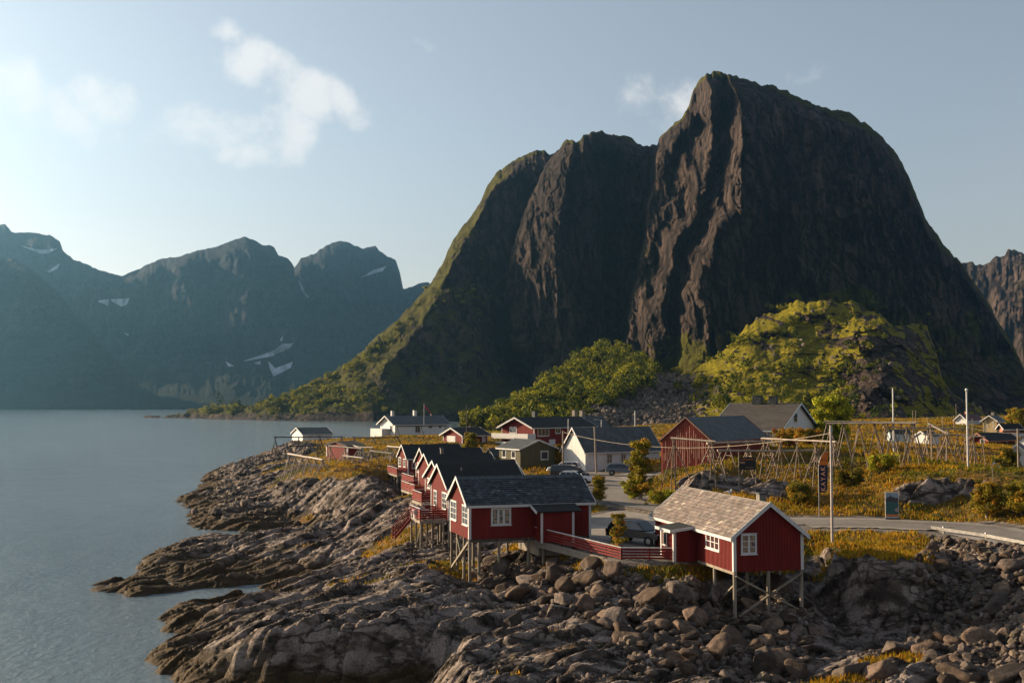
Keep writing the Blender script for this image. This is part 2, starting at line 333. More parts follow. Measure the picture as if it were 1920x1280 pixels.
for t in ((240,1104,.45),(300,1090,.5),
  (450,872,1.5),(500,880,2.6),(540,860,3.9),(560,850,4.8),(585,829,5.0),(550,832,4.6),(600,880,6.0),(640,895,5.9),(700,900,6.2),(640,870,6.4),(700,880,6.5),(640,850,6.2),(700,850,6.6),(700,832,7),(760,822,8),(820,822,7.8),(780,850,6.8),
  (570,893,5.2),(520,900,3.6),(450,905,1.7),(500,925,1.9),(560,918,3.8),(600,905,4.9),(640,925,4.3),(640,985,1.2),(700,965,2.8),(590,985,.4),(560,965,1.0),(480,960,1.2),(420,955,1.0),(400,975,.6),(500,988,.3),(733,927,3.2),(750,935,3.9),
  (715,946,5.9),(770,935,5.9),(690,960,5.2),(640,984,4.0),(600,998,3.4),(560,1010,2.9),(500,1020,2.3),(440,1030,1.7),(380,1040,1.2),(320,1052,.9),(360,1075,.4),(450,1070,.7),(560,1060,1.0),(620,1062,1.2),(690,1042,2.2),(740,1010,3.6),(540,1085,.4),(440,1092,.3),
  (790,1043,3.3),(830,1040,3.4),(755,1032,3.5),(700,1050,3.0),(640,1072,2.5),(560,1105,1.7),(480,1122,1.2),(400,1140,.8),
  (750,1075,3.7),(820,1060,3.9),(880,1095,2.9),(470,1175,1.7),(410,1195,1.2),(350,1225,.9),(600,1172,3.3),(700,1162,3.6),(500,1192,2.6),(420,1212,1.8),(800,1146,3.9),(870,1140,3.8),
  (600,1150,3.2),(600,1120,2.9),(600,1095,2.3),(700,1135,3.55),(700,1105,3.4),(700,1080,3.2),(500,1165,2.4),(500,1140,2.0),(800,1110,3.9),(800,1080,3.9),(560,1130,2.5),(430,1170,1.5),(430,1190,1.6),
  (900,1185,3.2),(960,1150,3.4),(1020,1160,3.4),(850,1235,2.5),(780,1278,1.8),(900,1275,2.4),(1000,1270,2.4),(1100,1235,2.9),(960,1230,2.8),
  (1000,1075,3.9),(1060,1050,4.9),(1010,1030,5.2),(930,1060,3.9),(1100,1068,5.3),(1150,1085,5.0),(1100,1120,4.0),(1200,1100,4.7),(1150,1180,3.0),(1200,1240,2.4),(1300,1085,5.2),(1330,1130,3.9),(1378,1168,2.7),(1440,1135,3.6),(1500,1128,3.8),(1450,1210,2.2),(1300,1190,2.9),(1380,1250,2.2),(1500,1270,1.7),(1250,1290,1.9),
  (1180,1045,5.9),(1270,1050,5.9),(1290,1040,6.0),(1500,1030,5.6),(1540,1010,5.9),(1600,1008,6.1),(1700,1005,6.3),(1660,1000,6.2),(1545,1130,3.0),(1570,1190,1.8),(1640,1195,1.7),(1700,1185,2.1),(1735,1120,3.2),
  (1760,1030,5.6),(1830,1035,5.6),(1920,1045,5.6),(1790,1090,4.3),(1880,1100,4.3),(1760,1140,3.0),(1850,1150,3.2),(1740,1190,2.2),(1850,1190,3.0),(1920,1160,3.9),(1600,1235,2.6),(1700,1230,2.6),(1800,1240,2.8),(1900,1230,3.2),(1480,1290,2.2),(1650,1290,2.2),(1800,1295,2.3),(1920,1290,2.6),
  (1130,1000,6.15),(1200,1000,6.15),(1130,960,6.2),(1180,955,6.3),(1150,925,6.6),(1080,940,6.4),(1130,893,6.95),(1200,890,7.0),(1050,885,7.0),(960,878,7.0),(1215,948,6.45),(1290,962,6.4),(1400,968,6.4),(1510,978,6.4),(1620,977,6.4),(1720,985,6.4),(1820,990,6.4),(1920,1010,6.4),
  (1300,938,6.8),(1270,934,6.7),(1300,900,8.5),(1255,905,7.6),(1350,905,8.5),(1370,925,7.2),(1350,882,9.2),(1243,888,8.4),(1290,885,8.7),(1450,875,9.4),(1450,910,8.2),(1550,855,10.2),(1640,855,10.1),(1740,880,9.7),(1680,905,8.95),(1730,904,9.0),(1780,906,8.95),(1830,913,8.75),(1700,955,6.85),(1770,957,6.8),(1550,900,8.6),(1480,945,7.0),(1500,925,7.6),(1600,930,7.6),(1650,900,8.7),(1660,957,6.8),(1740,957,6.75),(1810,958,6.8),
  (1880,935,8.1),(1850,965,6.9),(1910,910,9.0),(1930,960,7.3),(1860,890,8.4),(1780,870,8.8),(1700,822,9.3),(1780,820,8.6),(1850,830,8.1),(1830,800,10.2),(1900,815,8.6),(1920,850,8.0),
  (900,835,7.4),(1000,845,7.0),(850,835,7.4),(1150,880,7.2),(1240,900,7.6),(1230,935,6.6),(1460,840,10.0),(1350,850,10.0),(1100,845,7.2)): cpp(*t)
for px, Y, z in ((600,62,3.0),(700,62,3.2),(500,63,2.4),(800,63,3.2),(420,64,1.6)): cp.append(((px-960)/F*Y, Y, z))
for t in ((-85,420,-3),(-140,300,-4),(-110,380,-4),(-45,440,-2),(-100,500,-3),(0,450,3),(60,450,8),(150,450,10),(250,450,12),(250,330,9),(160,200,9),(120,150,9),(75,130,9.5),(60,65,4),(45,45,2.5),(-60,60,-4),(-90,200,-4),(-70,90,-4),(-160,450,-5),(-60,350,4.2),(-48,300,5.5),(300,250,10),(20,50,1.5),(0,50,1.5)): cp.append(t)
cp = np.array(cp, float)
def tps_k(d2): return np.where(d2 > 1e-9, .5*d2*np.log(np.maximum(d2, 1e-9)), 0)
# the fit runs in (bearing, log distance) so that near and far points are spaced alike
def tq(x, y): return np.stack([x/y*2.2, np.log(y)*1.35], -1)
_q = tq(cp[:,0], cp[:,1]); _n = len(cp)
_K = tps_k(((_q[:,None]-_q[None])**2).sum(-1)) + np.eye(_n)*3e-5
_Pm = np.concatenate([np.ones((_n,1)), _q], 1)
_A = np.block([[_K, _Pm],[_Pm.T, np.zeros((3,3))]])
_w = np.linalg.solve(_A, np.concatenate([cp[:,2], np.zeros(3)]))
def tps(x, y):
    s = x.shape; q = tq(x.ravel(), y.ravel()); out = np.empty(len(q))
    for i in range(0, len(q), 20000):
        p = q[i:i+20000]; d2 = ((p[:,None,:]-_q[None])**2).sum(-1)
        out[i:i+20000] = tps_k(d2) @ _w[:_n] + _w[_n] + p @ _w[_n+1:]
    return out.reshape(s)
# roads and flat places: (points, half width, material)
def pw(pts): return [tuple(P(a, b, z=c)) for a, b, c in pts]
road_curve = pw([(1060,878,7.0),(1105,886,6.98),(1135,897,6.9),(1149,910,6.8),(1152,922,6.7),(1163,935,6.6),(1195,945,6.5),(1250,955,6.42),(1330,965,6.4),(1430,973,6.4),(1520,979,6.4)])
road_main = pw([(1500,979,6.4),(1570,979,6.4),(1640,980,6.4),(1720,984,6.4),(1800,988,6.4),(1880,1003,6.4),(1960,1020,6.4)])
lot = pw([(1095,1012,6.15),(1108,966,6.15),(1150,956,6.2),(1188,953,6.2),(1250,958,6.2),(1300,968,6.2),(1330,1000,6.15),(1300,1046,6.1),(1262,1050,6.05),(1166,1050,6.05)])
yard = pw([(1120,893,6.95),(1185,884,7.0),(1240,888,7.0),(1225,898,6.95),(1165,905,6.9)])
def seg_dist(x, y, pts):
    d = np.full(x.shape, 1e9); z = np.zeros(x.shape)
    for a, b in zip(pts[:-1], pts[1:]):
        ex, ey = b[0]-a[0], b[1]-a[1]; t = np.clip(((x-a[0])*ex+(y-a[1])*ey)/(ex*ex+ey*ey), 0, 1)
        q = np.hypot(x-a[0]-t*ex, y-a[1]-t*ey); m = q < d; d = np.where(m, q, d); z = np.where(m, a[2]+t*(b[2]-a[2]), z)
    return d, z
NR, NCc = 1150, 1000
U0, U1 = -.60, .62; Y0, Y1 = 50.0, 460.0
uu = np.linspace(U0, U1, NCc); yy = Y0*np.exp(np.linspace(0, math.log(Y1/Y0), NR))
UU, YY = np.meshgrid(uu, yy); XX = UU*YY
_cu = np.linspace(U0, U1, 320); _cy = Y0*np.exp(np.linspace(0, math.log(Y1/Y0), 360))
_cU, _cY = np.meshgrid(_cu, _cy); _cZ = tps(_cU*_cY, _cY)
def bil(Z, x, y, nr, nc):
    fu = np.clip((np.asarray(x)/np.asarray(y)-U0)/(U1-U0)*(nc-1), 0, nc-1.001); fy = np.clip(np.log(np.asarray(y)/Y0)/math.log(Y1/Y0)*(nr-1), 0, nr-1.001)
    i = fy.astype(int); j = fu.astype(int); a = fy-i; b = fu-j
    return (Z[i,j]*(1-b)+Z[i,j+1]*b)*(1-a) + (Z[i+1,j]*(1-b)+Z[i+1,j+1]*b)*a
ZB = bil(_cZ, XX, YY, 360, 320)
ZB = np.where(ZB > 12, 12+(ZB-12)*.2, ZB)
# the steep seaward front of the lower slab
_px0 = 960+F*XX/YY; _yf0 = np.interp(_px0, [280,330,420,500,600,700,800,880], [71,70.3,69.6,69.0,68.8,69.2,69.6,68.6]) + .9*fb(XX/3,YY*0,3,seed=18)
_w0 = sst(0,1.8,_yf0-YY)*(1-sst(800,885,_px0)); ZB = ZB*(1-_w0) + np.minimum(ZB, .1+.5*sst(640,800,_px0))*_w0
# rock step behind the road, facing the road
_pxx = 960+F*XX/YY
_yf = np.interp(_pxx, [1640,1700,1760,1820,1860,1900], [107.5,108,108.2,107.5,106,103]); _wp = sst(1655,1700,_pxx)*(1-sst(1835,1875,_pxx))
_dy = YY-_yf-1.2+.8*fb(XX/2.5,YY/2.5,3,seed=14); _st = sst(0,1.7,_dy)*(1-sst(10,22,_dy)); step_rock = _wp*sst(-.8,0,_dy)*(1-sst(1.7,2.4,_dy))
ZB = ZB + _wp*_st*np.maximum(9.1-ZB, 0)
# flat places
flat = np.zeros_like(ZB); zfl = np.zeros_like(ZB)
for pts, hw in ((road_curve, 2.3), (road_main, 4.3)):
    d, z = seg_dist(XX, YY, pts); w = 1-sst(hw, hw+3.0, d); m = w > flat; zfl = np.where(m, z-.06, zfl); flat = np.maximum(flat, w)
for pg, zz in ((lot, 6.10), (yard, 6.88)):
    d = poly_sdf(XX, YY, pg); w = 1-sst(0, 2.5, d); m = w > flat; zfl = np.where(m, zz, zfl); flat = np.maximum(flat, w)
# grass cover
bx = .74*XX+.67*YY; by = -.67*XX+.74*YY       # along / across the rock layers
_oc = [tuple(P(1545,1022,z=6.0))[:2], tuple(P(1600,1008,z=6.3))[:2], tuple(P(1712,1008,z=6.3))[:2], (31.5,82), (29.3,77.0), (26.5,75.3), (23.0,75.6), (21.0,78.5)]
_od = poly_sdf(XX+.7*fb(XX/2.4,YY/2.4,3,seed=16), YY+.7*fb(XX/2.1,YY/2.1,3,seed=17), _oc); _ow = 1-sst(-1.6, 1.0, _od)
ZB = ZB*(1-_ow) + np.maximum(ZB, 6.35-.45*((XX-26)/5)**2*.4)*_ow
gy = np.gradient(ZB, axis=0)/np.gradient(YY, axis=0)
gx = np.gradient(ZB, axis=1)/np.gradient(XX, axis=1)
slope = np.hypot(gx, gy)
gn = fb(XX/6, YY/6, 4, seed=5)
G = sst(4.6, 5.7, ZB + gn*1.1) * (1-sst(.55, .9, slope+gn*.25)) * np.maximum(sst(-9,-5,XX), sst(128,138,YY))
for px, py, z, rx, ry, s in ((735,1003,4.2,3.2,2.0,1),(760,942,5.4,5,2.0,1),(735,950,5.2,5,1.6,1),(820,1062,3.4,3,1.5,1),(745,1000,4.2,3.5,2.4,1),(800,1078,3.5,4,1.0,1),(850,1090,3.2,2.4,1.6,1),(720,935,5.2,5,3,1),(760,945,5.4,4,3,1),(560,875,4.6,9,4,1),(520,865,3.8,5,5,1),(660,1092,3.0,2.5,.5,.7),(870,1070,3.4,2.5,1.8,1),(790,1085,3.2,2.5,1.2,.9),(700,1110,2.8,2.6,.5,.8),(760,1120,2.9,.8,1.0,.6),(560,1035,1.8,2,.5,.5),
        (1120,1062,5.2,3.5,1.2,1),(1170,1070,5.2,3,1.4,1),(1060,1045,5,2,1.5,.7),(1680,1010,6.0,4,3,1),(1640,1035,6.2,5,2.2,1),(1700,1045,6.1,3,3,1),(1655,1075,5,1.2,2,.8),(1720,1085,4.6,1.2,2,.8),(1630,1025,5.8,5,3,1),(1700,1035,5.5,3,2,.9),(1560,1000,6,3,3,.8),(950,1270,2.6,1,.6,.8),(1020,1195,3.1,1.2,.5,.8),(1060,1225,2.9,1.4,.5,.8),
        (1690,1240,2.6,2.6,.9,1),(1620,1270,2.4,2,.8,.9),(1540,1275,2.2,1.5,.8,.8),(590,935,3.6,3,1.6,.8),(500,880,2.6,5,3,.5),(540,905,3.4,4,3,.7),(640,880,5.3,12,8,1),(560,862,4.2,9,10,1),(575,872,4.4,8,6,1),(535,852,3.6,8,8,1),(610,885,4.9,8,5,1),(690,890,5.3,9,6,1),(640,895,5.0,8,4,1),(700,860,6.5,10,12,1),(1745,1045,5.6,2,1,.8),(1800,1035,5.7,3,.8,.8),(1900,1050,5.5,2,.8,.8),
        (1430,1190,2.4,1.4,1,.5),(1590,1100,3.6,1.2,3,.5),(1650,1090,3.9,1.0,2,.4)):
    p = P(px, py, z=z); q = ((XX-p.x)/rx)**2 + ((YY-p.y)/ry)**2
    G = np.maximum(G, s*(1-sst(.5, 1.4, q + gn*.45)))
# places kept bare: boulder slopes, cliffs
bare = np.zeros_like(ZB)
rip1 = pw([(905,1062,3.6),(1000,1050,4.9),(1090,1072,5.1),(1160,1085,5.0),(1300,1092,5.0),(1520,1090,4.9),(1540,1180,2.4),(1500,1285,1.7),(1200,1290,1.9),(1130,1190,3.0),(985,1130,3.5),(900,1100,3.3)])
rip2 = pw([(1742,1020,5.7),(1920,1046,5.6),(1990,1060,5.6),(1990,1290,3.0),(1760,1290,2.5),(1700,1200,2.3),(1730,1100,4.0)])
for pg in (rip1, rip2):
    d = poly_sdf(XX, YY, pg); bare = np.maximum(bare, 1-sst(-1.2, .2, d + gn*.6))
cl = pw([(1262,945,6.7),(1330,940,6.8),(1352,905,8.2),(1310,897,8.3),(1275,905,7.8)]); bare = np.maximum(bare, 1-sst(-.2, .5, poly_sdf(XX, YY, cl)))
cl = pw([(1340,935,7.0),(1470,942,7.0),(1480,905,8.4),(1400,890,8.8),(1350,895,8.6)]); bare = np.maximum(bare, .8*(1-sst(-.4, .6, poly_sdf(XX, YY, cl))))
cl = pw([(590,925,4.2),(720,915,4.5),(730,975,2.0),(600,985,1.0)]); bare = np.maximum(bare, 1-sst(-1, 1, poly_sdf(XX, YY, cl)))
bare = np.maximum(bare, step_rock*.9)
G = G*(1-bare)*(1-sst(.45,.8,flat))
# rock relief
wx = bx + 2.2*fb(XX/9, YY/9, 3, seed=11); wy = by + 1.6*fb(XX/7, YY/7, 3, seed=12)
lay = ridg(wx/14, wy/2.6, 4, seed=21, g=.55)*.55 + ridg(wx/5, wy/1.1, 3, seed=22)*.16
w1, w2, wid = worley(wx/6.5, wy/1.5, seed=3); blk = (wid-.5)*.75*sst(0, .18, w2-w1) - .35*(1-sst(0, .1, w2-w1))
w1b, w2b, widb = worley(wx/2.3+9, wy/.62, seed=4); blk2 = (widb-.5)*.32 - .14*(1-sst(0, .12, w2b-w1b))
det = fb(XX/.9, YY/.9, 4, seed=8)*.17 + ridg(wx/1.6, wy/.55, 3, seed=9)*.07
rock = (lay*1.0 + blk*1.0 + blk2*.75 + det)*(1-.25*(XX > 200))
big = fb(XX/8, YY/8, 3, seed=31)*.5
far_a = 1 + sst(120, 300, YY)*.8
rockw = (1-np.clip(G*1.15, 0, 1)*.88)*(1-flat)*sst(-1.0, .15, ZB)
tw = 1-sst(-.5, 3.0, _od); vr = ridg(XX/1.1+fb(XX/3,YY/3,2,seed=45), YY/4, 5, seed=44)*.75
rock = rock*(1-tw) + (vr+det)*tw
ZT = ZB + big*.5*(1-flat)*sst(-.3,1,ZB) + rock*rockw*far_a*sst(-1.0, 1.4, ZB+.4)**.7 + G*(1-flat)*(fb(XX/2.2, YY/2.2, 4, seed=40)*.35 + fb(XX/7, YY/5, 3, seed=41)*.55*sst(108,118,YY))
ZT = ZT*(1-flat) + zfl*flat
ZT = np.where(XX > 12, np.maximum(ZT, .1), ZT)
gravel = np.clip(sst(.55, .95, flat), 0, 1)
def ground_z(x, y): return bil(ZT, x, y, NR, NCc)
def grass_at(x, y): return bil(G, x, y, NR, NCc)
def gz(x, y): return float(ground_z(np.array([x]), np.array([y]))[0])
V = np.stack([XX, YY, ZT], -1).reshape(-1,3); Fc = grid_faces(NR, NCc)
keep = (V[Fc,2].max(1) > -1.4); Fc = Fc[keep]
g_o = np_mesh('ground', V, Fc, M_GROUND, smooth=True, attrs={'grass': G.ravel(), 'gravel': gravel.ravel()})
g_o['kind'] = 'structure'
# sea
mw = MB(); mw.poly([(-3600,-40,0),(900,-40,0),(900,5000,0),(-3600,5000,0)]); so = mw.build('sea', mat_water()); so['kind'] = 'structure'
mw = MB(); mw.poly([(-3600,-40,-4),(900,-40,-4),(900,5000,-4),(-3600,5000,-4)]); so = mw.build('seabed', simple('seabed_sand', (.1,.1,.08))); so['kind'] = 'structure'
# road sheets
def strip(name, pts, hw, mat, dz):
    # resample smooth
    pts = [Vector(p) for p in pts]; out = []
    for i in range(len(pts)-1):
        p0 = pts[max(i-1,0)]; p1 = pts[i]; p2 = pts[i+1]; p3 = pts[min(i+2,len(pts)-1)]
        for k in range(8):
            t = k/8; out.append(.5*((2*p1)+(p2-p0)*t+(2*p0-5*p1+4*p2-p3)*t*t+(3*p1-3*p2+p3-p0)*t**3))
    out.append(pts[-1]); m = MB(); L = []; Rr = []
    for i, p in enumerate(out):
        d = (out[min(i+1,len(out)-1)]-out[max(i-1,0)]); d.z = 0; d.normalize(); n = Vector((-d.y, d.x, 0))
        w = hw*(1+.06*math.sin(i*1.7)); L.append((p+n*w)+Vector((0,0,dz))); Rr.append((p-n*w)+Vector((0,0,dz)))
    vs = L+Rr; k = len(L); m.add(vs, [(i, i+k, i+k+1, i+1) for i in range(k-1)]); o = m.build(name, mat); o['kind'] = 'structure'; return out
def mat_road(name, lo, hi, sc=6.0):
    m, nt, b = newmat(name); vec = coords(nt); n1 = tex(nt, 'ShaderNodeTexNoise', sc, vec, Detail=8.0, Roughness=.7); n2 = tex(nt, 'ShaderNodeTexNoise', .35, vec, Detail=4.0)
    c = ramp(nt, n1.outputs['Fac'], [(.3, lo), (.7, hi)]); c = mix(nt, .6, c, ramp(nt, n2.outputs['Fac'], [(.35, (.65,.63,.6)), (.65, (1.2,1.2,1.2))]), 'MULTIPLY')
    Lk(nt, c, b.inputs['Base Color']); b.inputs['Roughness'].default_value = .9; bump(nt, b, n1.outputs['Fac'], .03); return m
M_ASPH = mat_road('worn_asphalt', (.09,.077,.067), (.19,.165,.145)); M_GRAV = mat_road('pale_gravel', (.15,.13,.112), (.29,.25,.215), 9.0)
strip('lane', road_curve, 2.1, M_ASPH, .004)
strip('road', road_main, 4.0, M_GRAV, .012)
strip('road', road_main, 2.7, M_ASPH, .02)
m = MB(); m.poly([(p[0], p[1], 6.112) for p in lot]); m.build('parking_lot', M_GRAV)['kind'] = 'structure'
m = MB(); m.poly([(p[0], p[1], 6.9) for p in yard]); m.build('yard', M_GRAV)['kind'] = 'structure'

# ================================================================ mountains (real relief at real distances)
def interp(pts, x): a = np.array(pts, float); return np.interp(x, a[:,0], a[:,1])
def relief(name, sky_pts, base_pts, x0, x1, nc, nr, depth, mat, rough=1.5, seed=0, attrf=None, back=350, nback=10, zb=-6):
    px = np.linspace(x0, x1, nc); ys = interp(sky_pts, px) + (fb(px/28, px*0, 4, seed=seed)*rough*2.2 + fb(px/6, px*0+5, 3, seed=seed+3)*rough)
    yb = interp(base_pts, px); t = np.linspace(0, 1, nr)[:,None]
    PX = np.repeat(px[None,:], nr, 0); PY = yb[None,:]+(ys-yb)[None,:]*t; T = np.repeat(t, nc, 1)
    v = -(PY-640)/F; ry = ca-v*sa; rz = sa+v*ca
    D = depth(PX, PY, T)
    X = (PX-960)/F*D/ry; Z = HC+D*rz/ry
    Dn = D
    rows = [(X, D, Z)]
    for k in range(1, nback+1):
        f = k/nback; dd = back*f; Db = Dn[-1]+dd; zz = Z[-1]-(Z[-1]-zb)*f**1.6 - dd*.03
        rows.append(((X[-1]*Db/Dn[-1])[None], Db[None], zz[None]))
    # skirt below
    sk = (X[:1]*(Dn[:1]-8)/Dn[:1], Dn[:1]-8, np.full_like(Z[:1], zb))
    Xa = np.concatenate([sk[0]]+[r[0] for r in rows]); Ya = np.concatenate([sk[1]]+[r[1] for r in rows]); Za = np.concatenate([sk[2]]+[r[2] for r in rows])
    n_r = Xa.shape[0]
    at = {}
    if attrf:
        for k, a in attrf(PX, PY, T, X, D, Z).items():
            at[k] = np.concatenate([a[:1], a]+[a[-1:]]*nback).ravel()
    o = np_mesh(name, np.stack([Xa,Ya,Za],-1).reshape(-1,3), grid_faces(n_r, nc), mat, smooth=True, attrs=at); o['kind'] = 'structure'
    return dict(X=X, Y=D, Z=Z, PX=PX, PY=PY, T=T, at=at)
# --- the great buttress above the village
skyM = [(255,784),(300,779),(345,773),(400,762),(470,757),(520,746),(560,729),(600,706),(640,690),(660,672),(700,641),(740,606),(775,569),(800,541),(830,496),(850,451),(880,410),(905,366),(930,326),(960,302),(985,287),(1010,283),(1040,282),(1050,274),(1062,264),(1072,262),(1080,272),(1088,268),(1095,256),(1110,248),(1130,243),(1145,250),(1160,257),(1175,258),(1185,263),(1205,275),(1222,270),(1232,270),(1236,258),(1260,236),(1280,221),(1292,200),(1300,168),(1312,150),(1325,141),(1345,137),(1380,141),(1430,155),(1470,168),(1510,190),(1550,203),(1590,212),(1620,230),(1655,256),(1680,286),(1700,322),(1720,371),(1740,416),(1770,461),(1800,491),(1830,531),(1850,561),(1870,601),(1895,641),(1920,690),(1950,730),(1985,762)]
baseM = [(255,786.5),(300,786),(400,787),(600,791),(700,796),(900,798),(2000,798)]
kL0 = [(280,1045),(350,1003),(450,962),(560,945),(640,958),(700,1000),(760,1010),(800,1010)]
kL1 = [(280,1075),(350,1055),(450,1040),(560,1045),(640,1070),(700,1080),(800,1090)]
kL2 = [(240,1232),(300,1222),(400,1204),(500,1188),(600,1172),(680,1165),(800,1160)]
kL3 = [(130,1360),(200,1388),(300,1392),(400,1388),(450,1340),(550,1325),(650,1345),(700,1350),(800,1350)]
def depM(PX, PY, T):
    e = np.maximum(752-PY, -46); l0 = interp(kL0, PY); l1 = interp(kL1, PY); l2 = interp(kL2, PY); l3 = interp(kL3, PY)
    base = interp([(255,1180),(400,1080),(500,1010),(700,960),(950,960),(1200,965),(1500,950),(2000,880)], PX)
    fl = 1-sst(880, 1010, PX)
    hm = e*.46
    rec = fl*(hm+20)*.85 + (1-fl)*(np.minimum(hm+20, 60)*1.5 + np.maximum(hm-40, 0)*.24)
    jit = 6*fb(PY/60, PX*0, 3, seed=77)
    p = PX + jit + 5*fb(PX/30, PY/40, 3, seed=78)
    o = np.zeros_like(PX)
    o = np.where(p < l0, np.interp(p, [500,700,880,945], [0,40,80,96]) , o)
    o = np.where((p >= l0) & (p < l1), 45 - 62*((p-l0)/(l1-l0))**.8, o)
    o = np.where((p >= l1) & (p < l2), -17 + 72*sst(0, 1, (p-l1)/(l2-l1))**.9, o)
    q = np.clip((p-l2)/np.maximum(l3-l2, 1), 0, 1)
    st = sst(0, .06, q)
    r2 = 55 - 95*st - 115*q + 17*np.sin(q*13+PY/90+2*fb(PX/40,PY/60,2,seed=79))*sst(.08,.3,q)
    o = np.where((p >= l2) & (p < l3), r2, o)
    rr = np.maximum(p-l3, 0)
    o = np.where(p >= l3, -155 + rr*.22 + rr**2*.00022, o)
    amp = sst(-45, 20, e)*(.35+.65*sst(0,.06,T))
    cliff = sst(0,1,(1-fl)*sst(30,110,e) + .55*fl)
    X = (PX-960)*.46; Z = e*.46
    w = 14*fb(X/55, Z/80, 3, seed=61)
    n = ridg((X+w)/34, Z/110+X*.004, 5, seed=50, g=.55)*11 + ridg((X+w*.6+Z*.25)/12, (Z-X*.3)/34, 4, seed=51)*5.5 + ridg(X/4.6+Z/20, Z/9, 4, seed=52)*3.0
    d1, d2, di = worley((X+w+Z*.2)/17, (Z-X*.25)/30, seed=53); n = n + (di-.5)*12*sst(0,.2,d2-d1)
    d1, d2, di = worley((X+w)/6, Z/13, seed=54); n = n + (di-.5)*5
    nf = ridg((X+Z*.75)/30, (Z-X*.6)/70, 4, seed=56)*7 + fb(X/7, Z/7, 4, seed=57)*4
    lit_ = (1-fl)*np.where(p > l3, .75, 1.0)
    amp2 = cliff*lit_
    o = base + rec + o*sst(-40, 60, e+30*(1-fl)) *(1-fl*.5) + amp*(n*amp2 + nf*(fl + (1-fl)*(1-sst(30,110,e))*.8))
    wd_ = interp([(255,10),(600,75),(700,80),(760,60),(830,40),(900,26),(960,18),(1010,10)], PX); ds = PY-interp(skyM, PX) + 16*fb(PX/26, PY/22, 4, seed=88)
    o = o + fl*40*np.clip(1-ds/wd_, 0, 1)**1.25*sst(255,420,PX)
    # rounded brow
    brow = np.clip((T-.93)/.07, 0, 1)**2
    return o + brow*(16+22*(1-fl))
def attM(PX, PY, T, X, D, Z):
    e = 752-PY; fl = 1-sst(870, 980, PX)
    sx = np.gradient(D, axis=0)/np.maximum(np.abs(np.gradient(Z, axis=0)), .05)     # recline
    g = sst(.7, 1.5, sx + fb(X/14, Z/14, 3, seed=90)*.9)*(.50*(1-sst(900,1000,PX))+.26)
    # grassy strip along the left ridge, meadow at the foot
    dist = PY - interp(skyM, PX)
    wdt = interp([(255,40),(600,95),(700,85),(760,60),(830,34),(900,14),(960,8),(1060,5),(1260,3),(1320,7),(1600,12),(1750,9),(2000,8)], PX)
    g = np.maximum(g, 1-sst(.5, 1.15, dist/wdt + fb(X/16, Z/12, 4, seed=91)*1.1))
    foot = sst(0, 1, (PY-interp([(600,740),(800,720),(900,745),(1180,640),(1400,600),(1550,500),(1700,540),(1800,560),(2000,640)], PX))/50 + fb(X/18, Z/18, 3, seed=92)*.8)
    g = np.maximum(g, foot*(.9-.45*sst(1500,1700,PX)))  # less green to the right: the foot's shade is put into the colour
    g = g + .25*np.exp(-((PX-860)/70)**2-((PY-555)/22)**2) + .3*np.exp(-((PX-1215)/18)**2-((PY-490)/40)**2)
    g = g*sst(-31, -17, e+4*fb(X/6, Z*0, 3, seed=93)) # bare rock at the tide line
    return {'grass': np.clip(g, 0, 1)}
RM = relief('mountain', skyM, baseM, 255, 1985, 1100, 520, depM, mat_mountain('buttress_rock', (.010,.0075,.0065), (.078,.057,.048), (.075,.070,.004)), rough=3.3, seed=5, attrf=attM)
# --- green foothill with scree in front of it
skyF = [(880,797),(930,781),(970,757),(1000,738),(1030,712),(1060,691),(1100,664),(1130,650),(1160,648),(1190,665),(1230,690),(1260,697),(1300,692),(1330,680),(1360,655),(1400,612),(1440,588),(1455,588),(1480,572),(1497,566),(1512,571),(1545,558),(1578,566),(1602,565),(1616,580),(1642,588),(1668,606),(1692,609),(1712,603),(1738,613),(1748,640),(1756,660),(1765,705),(1785,735),(1830,762),(1900,780),(1985,792)]
baseF = [(880,803),(1985,803)]
def depF(PX, PY, T):
    h = 803-PY
    X = (PX-960)*.28; Z = h*.3
    b = 430 + h*interp([(880,2.0),(1150,1.7),(1350,1.35),(1550,1.25),(1750,1.4),(1985,2.0)], PX)
    lobe = 26*fb(PX/110, PY/70, 2, seed=99) + .9*np.maximum(PX-1690,0)**1.05 - 34*np.exp(-((PX-1650)/95)**2)*sst(20,80,h) + 30*np.exp(-((PX-1300)/70)**2)
    n = fb((X+Z*.4)/20, (Z-X*.25)/14, 5, seed=101)*(9+11*sst(1500,1640,PX))*sst(8,60,h) + fb(X/6, Z/6, 4, seed=102)*4.5
    d1, d2, di = worley(X/13, Z/8, seed=104); kn = (.35+.65*sst(1520,1620,PX))*sst(1350,1450,PX)*sst(15,50,h); n = n + (di-.5)*9*kn
    d1, d2, di = worley(X/5, Z/3.2, seed=106); step = (di-.5)*6*kn + ridg(X/16, Z/9, 4, seed=108)*6*kn + 4*sst(.3,.9,fb(X/11,Z/8,3,seed=107)*.5+.5)*kn
    return b + lobe + (n+step)*sst(0,.1,T) + 22*np.clip((T-.88)/.12,0,1)**2
